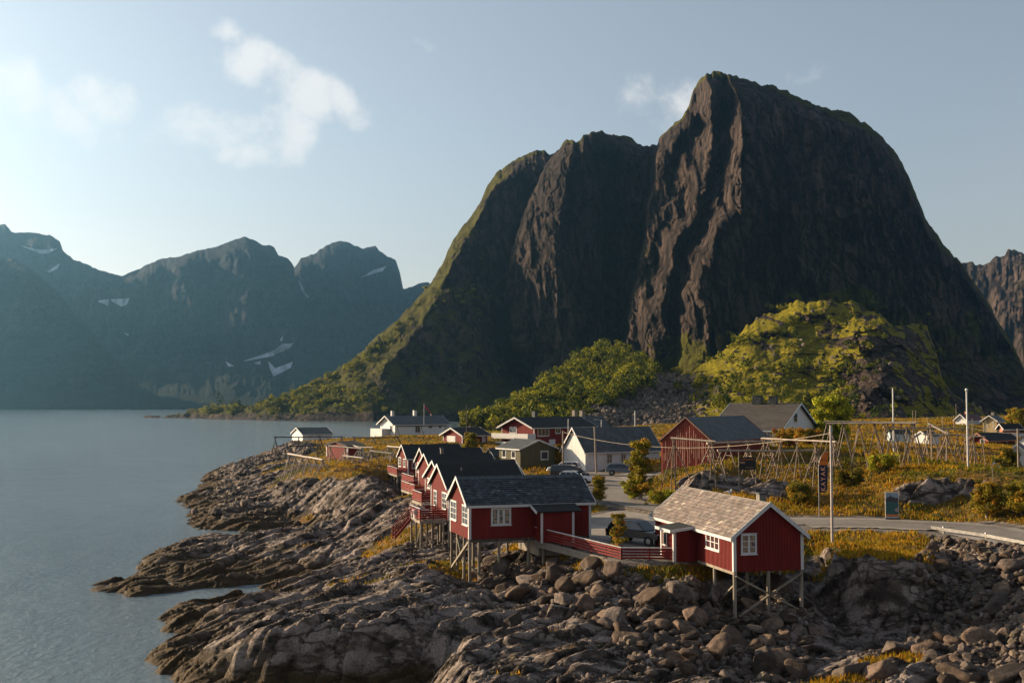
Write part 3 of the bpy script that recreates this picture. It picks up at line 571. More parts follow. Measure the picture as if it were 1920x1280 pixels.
def attF(PX, PY, T, X, D, Z):
    sx = np.gradient(D, axis=0)/np.maximum(np.abs(np.gradient(Z, axis=0)), .05)
    g = sst(.3, 1.6, sx + fb(X/9, Z/9, 3, seed=110)*.8)
    scree = np.exp(-(((PX-1180-(PY-740)*-.5)/125)**4)) * sst(-4, 18, (PY - interp([(1000,760),(1060,735),(1130,715),(1200,698),(1300,700),(1350,722),(1400,760)], PX)))
    g = g*(1-scree)
    out = sst(.18-.13*sst(1500,1650,PX), .40-.12*sst(1500,1650,PX), fb(X/10, Z/7, 4, seed=111) + .35*np.exp(-((PX-1670)/80)**2)*(PY>590) + .25*fb(X/3,Z/3,2,seed=112))*sst(1330,1420,PX); g = g*(1-out*.85)
    return {'grass': np.clip(g, 0, 1), 'scree': scree}
RF = relief('hillside', skyF, baseF, 880, 1985, 800, 330, depF, mat_mountain('hillside_rock', (.02,.015,.012), (.095,.07,.056), (.26,.215,.006), rscale=2.6, bd=2.5), rough=3.2, seed=15, attrf=attF, back=150, nback=6, zb=2)
# --- far range across the fjord
skyR = [(-160,400),(-60,425),(-20,430),(0,422),(10,420),(16,428),(22,437),(60,437),(92,439),(102,445),(112,452),(118,470),(138,486),(160,496),(182,506),(205,512),(230,518),(250,508),(270,500),(285,491),(330,481),(370,470),(410,461),(440,450),(457,445),(475,450),(492,459),(506,461),(515,464),(522,480),(540,486),(552,500)]
skyR2 = [(500,560),(530,520),(552,500),(565,482),(590,474),(602,466),(622,454),(640,450),(660,457),(680,466),(695,464),(704,461),(712,472),(726,482),(742,488),(750,512),(756,541),(770,537),(790,530),(803,530),(820,548),(870,600),(960,660)]
snows = [[(33,459),(75,468),(108,466),(92,475),(76,476)],[(88,508),(113,493),(108,504),(92,512)],[(182,564),(205,560),(203,575)],[(206,561),(243,559),(238,571),(228,575),(214,568)],[(230,622),(244,627),(238,629)],
         [(453,678),(480,668),(510,658),(530,644),(550,643),(545,652),(510,668),(478,674)],[(474,681),(488,676),(490,684)],[(503,676),(516,690),(550,677),(545,690),(513,706),(505,690)],[(422,676),(440,686),(428,688)],[(524,637),(533,627),(528,640)],
         [(675,521),(700,506),(726,498),(718,508),(692,516)],[(560,522),(567,534),(572,548),(580,557),(577,560),(566,545),(558,528)]]
def depR(ofs, sd_):
    def f(PX, PY, T):
        e = np.maximum(765-PY, 0); X = (PX-960)*1.7; Z = e*1.7
        n = ridg((X+fb(X/300,Z/300,2,seed=sd_)*80)/210, Z/330, 5, seed=sd_+1)*85 + ridg(X/60, Z/120, 4, seed=sd_+2)*26 + fb(X/20,Z/25,3,seed=sd_+3)*8
        sp = 120*np.sin(X/260+1.0+Z/500)
        return 2900 + ofs + np.minimum(e,100)*4.2 + np.maximum(e-100,0)*1.6 + (n+sp)*sst(0,60,e) + 120*np.clip((T-.92)/.08,0,1)**2
    return f
def attR(PX, PY, T, X, D, Z):
    g = sst(60, 10, 1.0*np.zeros_like(PX)) ; g = (1-sst(60, 230, Z + 90*fb(X/120, Z/90, 4, seed=130)))*.75
    s = np.zeros_like(PX)
    for pg in snows: s = np.maximum(s, 1-sst(-1.5, 1.2, poly_sdf(PX, PY, pg)))
    return {'grass': g, 'snow': s}
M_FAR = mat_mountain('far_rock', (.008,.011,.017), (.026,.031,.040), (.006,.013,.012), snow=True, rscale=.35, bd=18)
relief('far_mountain', skyR2, [(500,765),(960,765)], 500, 960, 420, 260, depR(500, 140), M_FAR, rough=1.6, seed=31, attrf=attR, back=900)
relief('far_mountain', skyR, [(-160,764.5),(600,764.5)], -160, 552, 520, 300, depR(0, 150), M_FAR, rough=1.4, seed=32, attrf=attR, back=900)
skyN = [(-200,450),(-60,478),(0,486),(20,486),(40,494),(62,507),(90,530),(118,560),(145,590),(170,618),(200,652),(230,690),(262,722),(300,745),(340,757),(420,762),(500,764)]
def depN(PX, PY, T):
    e = np.maximum(765-PY,0); X = (PX-960)*1.2; Z = e*1.2
    return 2350 + e*1.7 + (ridg(X/120, Z/200, 5, seed=160)*60 + ridg(X/40,Z/60,3,seed=161)*14)*sst(0,50,e) + 60*np.clip((T-.9)/.1,0,1)**2
relief('near_fjord_mountain', skyN, [(-200,767.5),(500,767)], -200, 500, 420, 240, depN, M_FAR, rough=1.6, seed=33, attrf=lambda *a: {'grass': (1-sst(40,330,a[5]+80*fb(a[3]/90,a[5]/90,4,seed=170)))*.8, 'snow': a[0]*0}, back=500)
skyE = [(1740,500),(1790,492),(1812,492),(1824,488),(1830,494),(1845,495),(1858,490),(1868,480),(1876,484),(1884,482),(1890,470),(1902,467),(1912,474),(1925,478),(1960,500),(2060,560)]
def depE(PX, PY, T):
    e = np.maximum(752-PY,0); X = (PX-960)*1.0; Z = e
    return 2000 + e*.9 - (PX-1800)*1.5 + ridg(X/46, Z/90, 4, seed=180)*40 + 60*np.clip((T-.9)/.1,0,1)**2
relief('eastern_mountain', skyE, [(1740,790),(2060,790)], 1740, 2060, 260, 220, depE, mat_mountain('east_rock', (.02,.015,.013), (.085,.063,.052), (.05,.042,.006), rscale=.6, bd=8), rough=2.2, seed=34, attrf=lambda *a: {'grass': .38+.2*fb(a[3]/60,a[5]/60,3,seed=190)}, back=500)
# ================================================================ materials of the buildings
def wall_mat(name, col, var=.22, bands=True):
    m, nt, b = newmat(name); vec = coords(nt, (1,1,.25)); col = tuple(c*.78 for c in col)
    n1 = tex(nt, 'ShaderNodeTexNoise', 1.2, vec, Detail=6.0, Roughness=.7); n2 = tex(nt, 'ShaderNodeTexNoise', 9.0, coords(nt, (1,1,.12)), Detail=5.0)
    c = ramp(nt, n1.outputs['Fac'], [(.3, tuple(x*(1-var) for x in col)), (.7, tuple(min(1,x*(1+var)) for x in col))])
    c = mix(nt, .5, c, ramp(nt, n2.outputs['Fac'], [(.3, (.72,.7,.7)), (.65, (1.1,1.1,1.1))]), 'MULTIPLY')
    Lk(nt, c, b.inputs['Base Color']); b.inputs['Roughness'].default_value = .75; b.inputs['Specular IOR Level'].default_value = .15
    bump(nt, b, n2.outputs['Fac'], .01); return m
M_RED = wall_mat('red_painted_boards', (.17,.017,.014)); M_RED2 = wall_mat('rail_red_paint', (.19,.022,.018)); M_REDF = wall_mat('faded_red_boards', (.26,.060,.042), .3)
M_WHITE = wall_mat('white_paint', (.60,.59,.585), .08); M_WALLW = wall_mat('white_boards', (.70,.685,.67), .07); M_OLIVE = wall_mat('olive_boards', (.115,.105,.06)); M_BEIGE = wall_mat('beige_boards', (.42,.32,.17), .1)
M_PINK = wall_mat('salmon_boards', (.45,.20,.13), .1); M_BLUEW = wall_mat('pale_blue_boards', (.45,.55,.60), .1)
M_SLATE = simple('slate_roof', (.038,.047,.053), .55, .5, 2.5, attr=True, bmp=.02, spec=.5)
M_SLATEL = simple('pale_slate_roof', (.21,.18,.15), .75, .3, 2.5, attr=True, bmp=.02)  # paler, warmer slate, tone varied at random from slate to slate
M_BLACK = simple('black_roof_felt', (.012,.012,.012), .8, .4, 1.5); M_DGREY = simple('dark_grey_roofing', (.045,.052,.055), .7, .4, 1.2, bmp=.02)
def tile_mat(name, lo, hi, sx=.28, sy=.2):
    m, nt, b = newmat(name); t = N(nt, 'ShaderNodeTexCoord')
    br = N(nt, 'ShaderNodeTexBrick'); br.inputs['Scale'].default_value = 1.0; br.inputs['Brick Width'].default_value = sx; br.inputs['Row Height'].default_value = sy
    br.inputs['Mortar Size'].default_value = .012; br.inputs['Color1'].default_value = (*lo,1); br.inputs['Color2'].default_value = (*hi,1); br.inputs['Mortar'].default_value = (lo[0]*.3,lo[1]*.3,lo[2]*.3,1)
    Lk(nt, t.outputs['Object'], br.inputs['Vector']); nz_ = tex(nt, 'ShaderNodeTexNoise', 1.4, t.outputs['Object'], Detail=6.0)
    c = mix(nt, .7, br.outputs['Color'], ramp(nt, nz_.outputs['Fac'], [(.3, (.6,.6,.6)), (.7, (1.2,1.2,1.2))]), 'MULTIPLY')
    Lk(nt, c, b.inputs['Base Color']); b.inputs['Roughness'].default_value = .7; bump(nt, b, br.outputs['Fac'], .03, -.8); return m
M_TILED = tile_mat('grey_tiled_roof', (.04,.048,.05), (.075,.085,.09), .5, .34); M_TILEB = tile_mat('brown_tiled_roof', (.035,.028,.022), (.07,.055,.042), 2.2, .36); M_TILER = tile_mat('maroon_roof', (.06,.018,.016), (.09,.028,.024), .8, .4)
M_WOOD = simple('bare_grey_timber', (.26,.21,.165), .85, .3, 2.0, stretch=(1,1,.3)); M_STILT = simple('weathered_stilt_timber', (.24,.20,.155), .85, .35, 2.0, stretch=(1,1,.2))
M_DWOOD = simple('dark_weathered_timber', (.09,.07,.055), .85, .3, 2.0); M_CONC = simple('concrete', (.20,.175,.15), .9, .2, 2.0, bmp=.02); M_METAL = simple('dull_metal', (.35,.35,.35), .45, .15, 4.0, metal=.8)
def glass_mat(name, col):
    m, nt, b = newmat(name); b.inputs['Base Color'].default_value = (*col,1); b.inputs['Roughness'].default_value = .08; b.inputs['Specular IOR Level'].default_value = .8; return m
M_GLASS = glass_mat('window_glass', (.03,.032,.035)); M_CURT = glass_mat('window_with_curtain', (.20,.13,.10)); _n = M_CURT.node_tree; _b = _n.nodes['Principled BSDF']; _z = tex(_n, 'ShaderNodeTexNoise', 3.0, coords(_n), Detail=2.0); Lk(_n, ramp(_n, _z.outputs['Fac'], [(.40, (.03,.028,.03)), (.47, (.26,.13,.09)), (.55, (.22,.19,.10)), (.6, (.04,.035,.035))]), _b.inputs['Base Color']); M_GLASSB = glass_mat('car_glass', (.012,.016,.02))
RND = random.Random(7)

# ================================================================ building kit
def frame_of(b, O, fz, kind=1):
    ex = (math.sin(R(b)), math.cos(R(b))); ey = (-math.cos(R(b)), math.sin(R(b))); return ex, ey
def solve_len(O, d, px):
    u = (px-960)/F; # depth along the ray approx: X = u * (Y*ca + ..)
    k = 1/ (ca - 0)      # tiny pitch correction
    # X = u*dep, dep = Y*ca+(z-H)*sa
    return (u*(O[1]*ca+(O[2]-HC)*sa) - O[0])/(d[0]-u*d[1]*ca)
class House:
    """local frame: x along the ridge, y across, walls y=0 / y=W long, x=0 / x=L gables"""
    def __init__(h, name, label, cat, b, near, Y=None, z=None, left=None, right=None, typ=1, eave=None, ridge=None, wh=None, rh=None, L=None, W=None, group=None):
        p = P(near[0], near[1], z=z) if z is not None else P(near[0], near[1], Y=Y)
        ex, ey = frame_of(b, p, p.z); h.ex, h.ey, h.b = ex, ey, b
        if typ == 1:
            h.O = p; h.L = L or solve_len(p, ex, right); h.W = W or solve_len(p, ey, left)
        else:   # near corner is (x=0, y=W)
            h.W = W or -solve_len(p, (ey[0], ey[1]), right); h.L = L or solve_len(p, ex, left)
            h.O = Vector((p.x-ey[0]*h.W, p.y-ey[1]*h.W, p.z))
        h.wh = wh if wh else zat(eave, p.y) - p.z
        m = h.w2(0, h.W/2, 0); h.rh = rh if rh else zat(ridge, m.y) - p.z - h.wh
        h.root = empty(name, h.O, math.atan2(ex[1], ex[0]), label, cat, group); h.name = name
        print(name, 'L %.1f W %.1f wh %.2f rh %.2f' % (h.L, h.W, h.wh, h.rh), 'at', tuple(round(v,1) for v in h.O))
    def w2(h, x, y, z): return Vector((h.O.x+h.ex[0]*x+h.ey[0]*y, h.O.y+h.ex[1]*x+h.ey[1]*y, h.O.z+z))
    def rz(h, y): return h.wh + h.rh*(1-abs(y-h.W/2)/(h.W/2))
    def walls(h, mat, batten=.24, base=0.0, name='wall', bt=.02, bmat=None):
        L, W, w, r = h.L, h.W, h.wh, h.rh; m = MB(); z0 = -base
        m.add([(0,0,z0),(0,W,z0),(0,W,w),(0,W/2,w+r),(0,0,w),(L,0,z0),(L,W,z0),(L,W,w),(L,W/2,w+r),(L,0,w)],
              [(0,4,3,2,1),(5,6,7,8,9),(0,5,9,4),(1,2,7,6),(0,1,6,5),(4,9,8,3),(3,8,7,2)])
        if batten:
            n = max(2, int(L/batten))
            for i in range(1, n):
                x = L*i/n; m.box((x-.025,-bt,z0),(x+.025,0,w-.02)); m.box((x-.025,W,z0),(x+.025,W+bt,w-.02))
            n = max(2, int(W/batten))
            for i in range(1, n):
                y = W*i/n; zt = h.rz(y)-.05; m.box((-bt,y-.025,z0),(0,y+.025,zt)); m.box((L,y-.025,z0),(L+bt,y+.025,zt))
        return m.build(name, mat, h.root)
    def corners(h, mat, w=.14, t=.035, base=0.0):
        L, W, wh = h.L, h.W, h.wh
        for x, y, sx, sy in ((0,0,1,1),(L,0,-1,1),(0,W,1,-1),(L,W,-1,-1)):
            m = MB()
            m.box((min(x-sx*t,x+sx*w), min(y-sy*t,y), -base),(max(x-sx*t,x+sx*w), max(y-sy*t,y), wh-.01))
            m.box((min(x-sx*t,x), min(y,y+sy*w), -base),(max(x-sx*t,x), max(y,y+sy*w), wh-.01))
            m.build('corner_board', mat, h.root)
    def roof(h, mat, ov=.35, ovx=.3, th=.12, barge=None, bw=.2, tiles=None, name='roof', bmat=None, fascia=True, sag=0):
        L, W, wh, rh = h.L, h.W, h.wh, h.rh; pit = rh/(W/2); k = math.hypot(1, pit); m = MB()
        ez = wh-ov*pit
        for s in (0, 1):
            Yf = (lambda y: y) if s == 0 else (lambda y: W-y)
            e0 = Yf(-ov); r0 = Yf(W/2)
            vs = [(-ovx,e0,ez+.02),(L+ovx,e0,ez+.02),(L+ovx,r0,wh+rh+.02),(-ovx,r0,wh+rh+.02)]
            vt = [(a,b_,c+th) for a,b_,c in vs]
            f = [(0,1,2,3),(4,7,6,5),(0,4,5,1),(1,5,6,2),(3,2,6,7),(0,3,7,4)]
            if s == 0: f = [tuple(reversed(q)) for q in f]
            m.add(vs+vt, f, (1.0,.999,1.0))
            if tiles:
                tw, tl = tiles; nrow = int((W/2+ov)*k/tl); ncol = int((L+2*ovx)/tw); nn = Vector((0, (-pit if s == 0 else pit)/k, 1/k)); dn = Vector((0, (1 if s == 0 else -1)/k, pit/k))
                st = Vector((-ovx, e0, ez+.02+th))
                for r_ in range(nrow):
                    for c_ in range(ncol+(r_ % 2)):
                        x0 = c_*tw - (tw/2 if r_ % 2 else 0); x1 = min(x0+tw*.93, L+2*ovx); x0 = max(x0, 0)
                        if x1-x0 < .05: continue
                        a = st + dn*(r_*tl-.03+RND.uniform(-.015,.015)) + Vector((x0,0,0)); bq = a + Vector((x1-x0,0,0)); ln = dn*(tl*1.12)
                        h0 = nn*(.045+RND.uniform(0,.02)); h1 = nn*.008; g = (RND.uniform(.45,1.5) if mat is M_SLATE else RND.uniform(.65,1.3)); tint = RND.random()
                        c = (g*(1+.15*tint), g, g*(1+.1*(1-tint))) if tint > (.14 if mat is M_SLATE else .06) else (g*1.9,g*1.9,g*1.8)
                        xm = (a+bq)/2
                        top = [a+h0+dn*.06, xm+h0, bq+h0+dn*.06, bq+h1+ln, a+h1+ln]
                        fs = [(0,1,2,3,4),(5,6,1,0),(6,7,2,1)] if s == 0 else [(4,3,2,1,0),(0,1,6,5),(1,2,7,6)]
                        m.add(top+[a+dn*.06, xm, bq+dn*.06], fs, c)
        o = m.build(name, mat, h.root)
        if barge:
            for x in (-ovx-.03, L+ovx+.03):
                m = MB()
                for s in (0,1):
                    e0 = -ov-.02 if s == 0 else W+ov+.02
                    p = Vector((x, e0, ez+.0)); q = Vector((x, W/2, wh+rh+.02))
                    vs = [p+Vector((0,0,-bw*.55)), q+Vector((0,0,-bw*.55)), q+Vector((0,0,th+.05)), p+Vector((0,0,th+.05))]
                    vs = [v+Vector((-.025,0,0)) for v in vs]+[v+Vector((.025,0,0)) for v in vs]
                    m.add(vs, [(0,1,2,3),(7,6,5,4),(0,4,5,1),(1,5,6,2),(2,6,7,3),(3,7,4,0)])
                m.build('barge_board', barge, h.root)
            if fascia:
                for e0 in (-ov-.035, W+ov+.012):
                    m = MB(); m.box((-ovx+.003, e0, ez-.09),(L+ovx-.003, e0+.023, ez+.10)); m.build('fascia', barge, h.root)
        return o
    def plane(h, side): # origin, direction s, outward normal in local coords
        return {'y0': ((0,0),(1,0),(0,-1)), 'yW': ((0,h.W),(1,0),(0,1)), 'x0': ((0,0),(0,1),(-1,0)), 'xL': ((h.L,0),(0,1),(1,0))}[side]
    def hit(h, side, px, py):
        o, d, n = h.plane(side); d3 = ray(px, py)
        p0 = h.w2(o[0], o[1], 0); dw = (h.ex[0]*d[0]+h.ey[0]*d[1], h.ex[1]*d[0]+h.ey[1]*d[1])
        # (0,0)+t*ray = p0 + s*dw
        det = d3[0]*(-dw[1]) + dw[0]*d3[1]; t = (p0.x*(-dw[1]) + dw[0]*p0.y)/det; s = (d3[0]*p0.y - d3[1]*p0.x)/det
        s = ((t*d3[0]-p0.x)*dw[0] + (t*d3[1]-p0.y)*dw[1])
        return s, HC+t*d3[2]-h.O.z
    def rect(h, side, px0, py0, px1, py1):
        a = h.hit(side, px0, (py0+py1)/2)[0]; b = h.hit(side, px1, (py0+py1)/2)[0]; xm = (px0+px1)/2
        z1 = h.hit(side, xm, py0)[1]; z0 = h.hit(side, xm, py1)[1]; return min(a,b), z0, max(a,b), z1
    def window(h, side, r, nx=2, ny=3, px=True, fw=.10, glass=None, frame=None, mullion=.045, thick=None, sill=True, name='window'):
        s0, z0, s1, z1 = h.rect(side, *r) if px else r
        o, d, n = h.plane(side); glass = glass or M_GLASS; frame = frame or M_WHITE
        def bx(m, a0, b0, a1, b1, t0, t1):
            xs = [o[0]+d[0]*a0+n[0]*t0, o[0]+d[0]*a1+n[0]*t1]; ys = [o[1]+d[1]*a0+n[1]*t0, o[1]+d[1]*a1+n[1]*t1]
            m.box((min(xs),min(ys),b0),(max(xs),max(ys),b1))
        m = MB(); T = .055
        bx(m, s0, z0, s0+fw, z1, .0, T); bx(m, s1-fw, z0, s1, z1, .0, T); bx(m, s0+fw, z0, s1-fw, z0+fw, .0, T-.002); bx(m, s0+fw, z1-fw, s1-fw, z1, .0, T-.002)
        for i in range(1, nx):
            x = s0+fw+(s1-s0-2*fw)*i/nx; w = thick or mullion*1.6; bx(m, x-w/2, z0+fw, x+w/2, z1-fw, .0, T-.006)
        for j in range(1, ny):
            z = z0+fw+(z1-z0-2*fw)*j/ny; bx(m, s0+fw, z-mullion/2, s1-fw, z+mullion/2, .0, T-.012)
        if sill: bx(m, s0-.05, z0-.05, s1+.05, z0-.003, 0, T+.05); bx(m, s0-.04, z1+.003, s1+.04, z1+.04, 0, T+.03)
        w = m.build(name, frame, h.root)
        g = MB(); bx(g, s0+fw*.5, z0+fw*.5, s1-fw*.5, z1-fw*.5, .0, .024); g.build('pane', glass, w); return w
    def door(h, side, r, mat, px=True, name='door', frame=True):
        s0, z0, s1, z1 = h.rect(side, *r) if px else r
        o, d, n = h.plane(side)
        def bx(m, a0, b0, a1, b1, t0, t1):
            xs = [o[0]+d[0]*a0+n[0]*t0, o[0]+d[0]*a1+n[0]*t1]; ys = [o[1]+d[1]*a0+n[1]*t0, o[1]+d[1]*a1+n[1]*t1]
            m.box((min(xs),min(ys),b0),(max(xs),max(ys),b1))
        m = MB(); bx(m, s0, z0, s1, z1, 0, .04); 
        for i in range(1,3): bx(m, s0+.08, z0+(z1-z0)*i/3, s1-.08, z0+(z1-z0)*i/3+.04, .04, .055)
        o_ = m.build(name, mat, h.root)
        if frame:
            g = MB(); bx(g, s0-.09, z0, s0-.004, z1+.09, 0, .06); bx(g, s1+.004, z0, s1+.09, z1+.09, 0, .06); bx(g, s0-.003, z1+.004, s1+.003, z1+.09, 0, .058); g.build('door_frame', M_WHITE, o_)
        return o_
    def chimney(h, x, z0=None, w=.55, H=1.0, mat=None, y=None, cap=True):
        y = h.W/2 if y is None else y; zt = h.rz(y); m = MB(); mat = mat or M_CONC
        m.box((x-w/2,y-w/2,zt-.4),(x+w/2,y+w/2,zt+H)); o = m.build('chimney', mat, h.root)
        if cap: m = MB(); m.box((x-w/2-.06,y-w/2-.06,zt+H+.003),(x+w/2+.06,y+w/2+.06,zt+H+.1)); m.build('chimney_cap', M_DGREY, o)
        return o
    def stilts(h, pts, r=.10, mat=None, braces=(), extra=.5, top=-.02):
        for x, y in pts:
            w = h.w2(x, y, 0); zb = gz(w.x, w.y) - h.O.z - extra
            if zb > top-.3: continue
            m = MB(); m.cyl((x,y,zb),(x+RND.uniform(-.04,.04),y,top), r*1.1, r, 8); m.build('stilt', mat or M_STILT, h.root)
        for a, b_ in braces:
            m = MB(); m.beam(a, b_, .10, .20, up=(1,0,0) if abs(a[0]-b_[0]) < .1 else (0,1,0)); m.build('brace', mat or M_STILT, h.root)
def rail_run(root, a, b, h=1.0, mat=None, n=4, cap=None, post=1.5, name='railing', bw=.14, top_w=.12, z0=.12):
    """rail of horizontal boards between local points a and b"""
    a = Vector(a); b = Vector(b); ln = (b-a).length; k = max(1, round(ln/post)); m = MB()
    for i in range(k+1):
        p = a+(b-a)*(i/k); m.beam(p, p+Vector((0,0,h-.02)), .09, .09)
    nrm = (b-a).cross(Vector((0,0,1))).normalized()*.055
    for i in range(n):
        z = z0+(h-.12-z0)*(i+.5)/n; m.beam(a+Vector((0,0,z))+nrm, b+Vector((0,0,z))+nrm, .025, bw)
    o = m.build(name, mat or M_RED2, root)
    c = MB(); c.beam(a+Vector((0,0,h)), b+Vector((0,0,h)), top_w, .04); c.build('handrail', cap or M_WHITE, o); return o
# ================================================================ the red cabins on stilts
GC = 'red fishermen cabins in a row on stilts'
# A: nearest of the row
A = House('stilt_cabin', 'red stilt cabin with fish-scale slate roof and side porch, nearest of the waterside row', 'cabin', 73, (879.5,1011), Y=86, left=844.5, right=1107.5, eave=945, ridge=896)
A.walls(M_RED); A.corners(M_WHITE, .16); A.roof(M_SLATE, ov=.3, ovx=.28, barge=M_WHITE, tiles=(.34,.27), bw=.16)
A.window('y0', (920.5,951.5,958,984), 3, 1, fw=.13, glass=M_CURT, thick=.16)
for r_ in ((845.5,938,856.5,974),(867.5,947,878.5,984)): A.window('x0', r_, 2, 3, fw=.10)
s0 = A.hit('y0', 1004, 990)[0]; s1 = A.hit('y0', 1062, 990)[0]; pd = 1.5
m = MB(); m.box((s0,-pd,-.25),(s1,-.003,2.0))
for i in range(1, int((s1-s0)/.22)): x = s0+i*.22; m.box((x-.025,-pd-.02,-.25),(x+.025,-pd,1.95))
m.build('porch', M_RED, A.root)
m = MB(); vs = [(s0-.5,-pd-.35,2.02),(s1+.6,-pd-.35,2.02),(s1+.6,-.02,2.5),(s0-.5,-.02,2.5)]; vt = [(a,b_,c+.10) for a,b_,c in vs]
m.add(vs+vt, [(3,2,1,0),(4,5,6,7),(0,1,5,4),(1,2,6,5),(2,3,7,6),(3,0,4,7)]); pr = m.build('porch_roof', M_BLACK, A.root)
m = MB(); m.beam((s0-.52,-pd-.37,2.02),(s0-.52,-.02,2.5),.04,.2); m.build('barge_board', M_WHITE, pr)
for x in (s0, s1):
    m = MB(); m.box((x-.09,-pd-.055,-.3),(x+.09,-pd-.022,2.0)); m.build('corner_board', M_WHITE, A.root)
Lr = A.L
A.stilts([(0.1,.1),(.1,A.W*.33),(.1,A.W*.66),(.1,A.W-.1),(2.4,.15),(2.4,A.W-.2),(4.7,.15),(4.7,A.W-.2),(1.0,.8),(1.2,3.2),(6.0,.3)], .11,
         braces=[((.02,.1,-.15),(-.3,4.2,-2.6)),((.1,A.W*.66,-.2),(.1,A.W*.3,-2.2)),((.2,.15,-2.0),(1.6,.15,-3.6)),((2.4,.15,-.3),(4.7,.15,-.35))])
m = MB(); m.box((.1,.05,-.24),(A.L-.1,.25,-.02)); m.box((.1,A.W-.25,-.24),(A.L-.1,A.W-.05,-.02)); m.build('floor_beam', M_DWOOD, A.root)
m = MB(); m.box((5.6,.35,-1.5),(A.L-.1,A.W-.3,-.26)); m.build('foundation', M_CONC, A.root)
# B..F: the rest of the row; dark felt roofs
def row_cabin(idx, label, px_near, py_floor, Y, px_left, eave, ridge, L, wins, rf=M_BLACK, b=73):
    h = House('stilt_cabin', label, 'cabin', b, (px_near, py_floor), Y=Y, left=px_left, L=L, eave=eave, ridge=ridge, group=GC)
    h.walls(M_RED, batten=.3); h.corners(M_WHITE, .15); h.roof(rf, ov=.3, ovx=.25, barge=M_WHITE, bw=.16)
    for r_ in wins: h.window('x0', r_, 2, 3, fw=.1)
    h.stilts([(.1,.1),(.1,h.W/2),(.1,h.W-.1),(2.5,.1),(2.5,h.W-.1),(5,.1)], .12)
    return h
A.root['group'] = GC
B_ = row_cabin(1, 'red stilt cabin with black roof and tall seaward windows, second in the waterside row', 841, 975, 103, 808.5, 914, 872, 7.2, [(814,919,820,948),(829.5,923,838.5,954)])
C_ = row_cabin(2, 'red stilt cabin with black roof and one seaward window, third in the waterside row', 832, 948, 116, 797.5, 903, 865.5, 8.6, [(802,896,807,915)])
D_ = row_cabin(3, 'red stilt cabin with small chimney on its black roof, fourth of the row', 812, 930, 135, 785, 884, 852, 8.0, [])
E_ = row_cabin(4, 'red stilt cabin squeezed between taller neighbours, fifth of the row from the slate roof', 800, 912, 150, 780, 869, 841.5, 8.0, [(783,867,787,885)])
F_ = row_cabin(5, 'red stilt cabin with two windows facing the sea, farthest of the row', 764.5, 889, 170, 747, 859, 834.5, 8.6, [(748,857,752.5,874),(756.5,860,761,875)])
F_.window('y0', (772,860,783,878), 2, 2, fw=.1)
C_.window('y0', (0,.8,0,0) and (.5,.8,1.5,1.9), 2, 2, px=False)
D_.chimney(2.0, w=.35, H=.7)
m = MB(); m.cyl((B_.L*.25,2.2,B_.rz(2.2)-.1),(B_.L*.25,2.2,B_.rz(2.2)+.5),.1); m.build('vent_pipe', M_DGREY, B_.root)
# decks: each belongs to its own cabin
def deck(h, x0, x1, y0, y1, z, label_col=None, post_n=(3,2), rails=('x0','y0','x1b'), hgt=1.05, brace=True):
    root = h.root; m = MB(); n = int((y1-y0)/.16)
    for i in range(n): m.box((x0, y0+i*(y1-y0)/n+.008, z-.05),(x1, y0+(i+1)*(y1-y0)/n-.008, z))
    m.box((x0,y0,z-.27),(x0+.06,y1,z-.053)); m.box((x0+.062,y0,z-.27),(x1,y0+.06,z-.053)); m.box((x0+.062,y1-.06,z-.27),(x1,y1,z-.053))
    for i in range(1,4): m.box((x0+.07, y0+(y1-y0)*i/4-.05, z-.25),(x1, y0+(y1-y0)*i/4+.05, z-.054))
    d = m.build('deck', M_WOOD, root)
    rail_run(d, (x0+.06,y1,z), (x0+.06,y0,z), hgt, n=4)
    rail_run(d, (x0+.06,y0+.06,z), (x1-.1,y0+.06,z), hgt, n=4, cap=M_RED2)
    rail_run(d, (x1-.1,y1-.06,z), (x0+.06,y1-.06,z), hgt, n=4)
    for i in range(post_n[0]):
        for j in range(post_n[1]):
            x = x0+.15+(x1-x0-.5)*i/max(1,post_n[0]-1); y = y0+.15+(y1-y0-.3)*j/max(1,post_n[1]-1)
            w = h.w2(x, y, 0); zb = gz(w.x, w.y)-h.O.z-.4
            if zb < z-.5: mm = MB(); mm.cyl((x,y,zb),(x,y,z-.28),.10,.09,8); mm.build('stilt', M_STILT, root)
    if brace:
        mm = MB(); mm.beam((x0+.2,y0+.15,z-.5),(x0+1.6,y0+.15,z-2.9),.07,.14,up=(0,1,0)); mm.beam((x0+.15,y0+.2,z-.6),(x0+.15,y0+2.4,z-3.0),.07,.14,up=(1,0,0)); mm.build('brace', M_STILT, root)
    return d
# B deck from pixels: corner (773..835, ~972)
sB = lambda h, px: solve_len(h.O, (-h.ex[0], -h.ex[1]), px)
def deck_px(h, y0, pxn, pxl, z, **k):
    p = h.w2(0, y0, 0); x0 = -solve_len(p, (-h.ex[0], -h.ex[1]), pxn); q = h.w2(x0, 0, 0); y1 = solve_len(q, h.ey, pxl)
    deck(h, x0, -.03, y0, min(max(y1, 2.5), 8.0), z, **k); return x0, min(max(y1, 2.5), 8.0)
DX, DY = deck_px(B_, .2, 787, 768, .02, post_n=(3,3))
deck_px(C_, .2, 790, 773, .3, post_n=(2,3)); deck_px(D_, .2, 777, 751, .3, post_n=(2,3)); deck_px(E_, .2, 775, 753, .3, post_n=(2,3)); deck_px(F_, .1, 744, 726, -.1, post_n=(2,4))
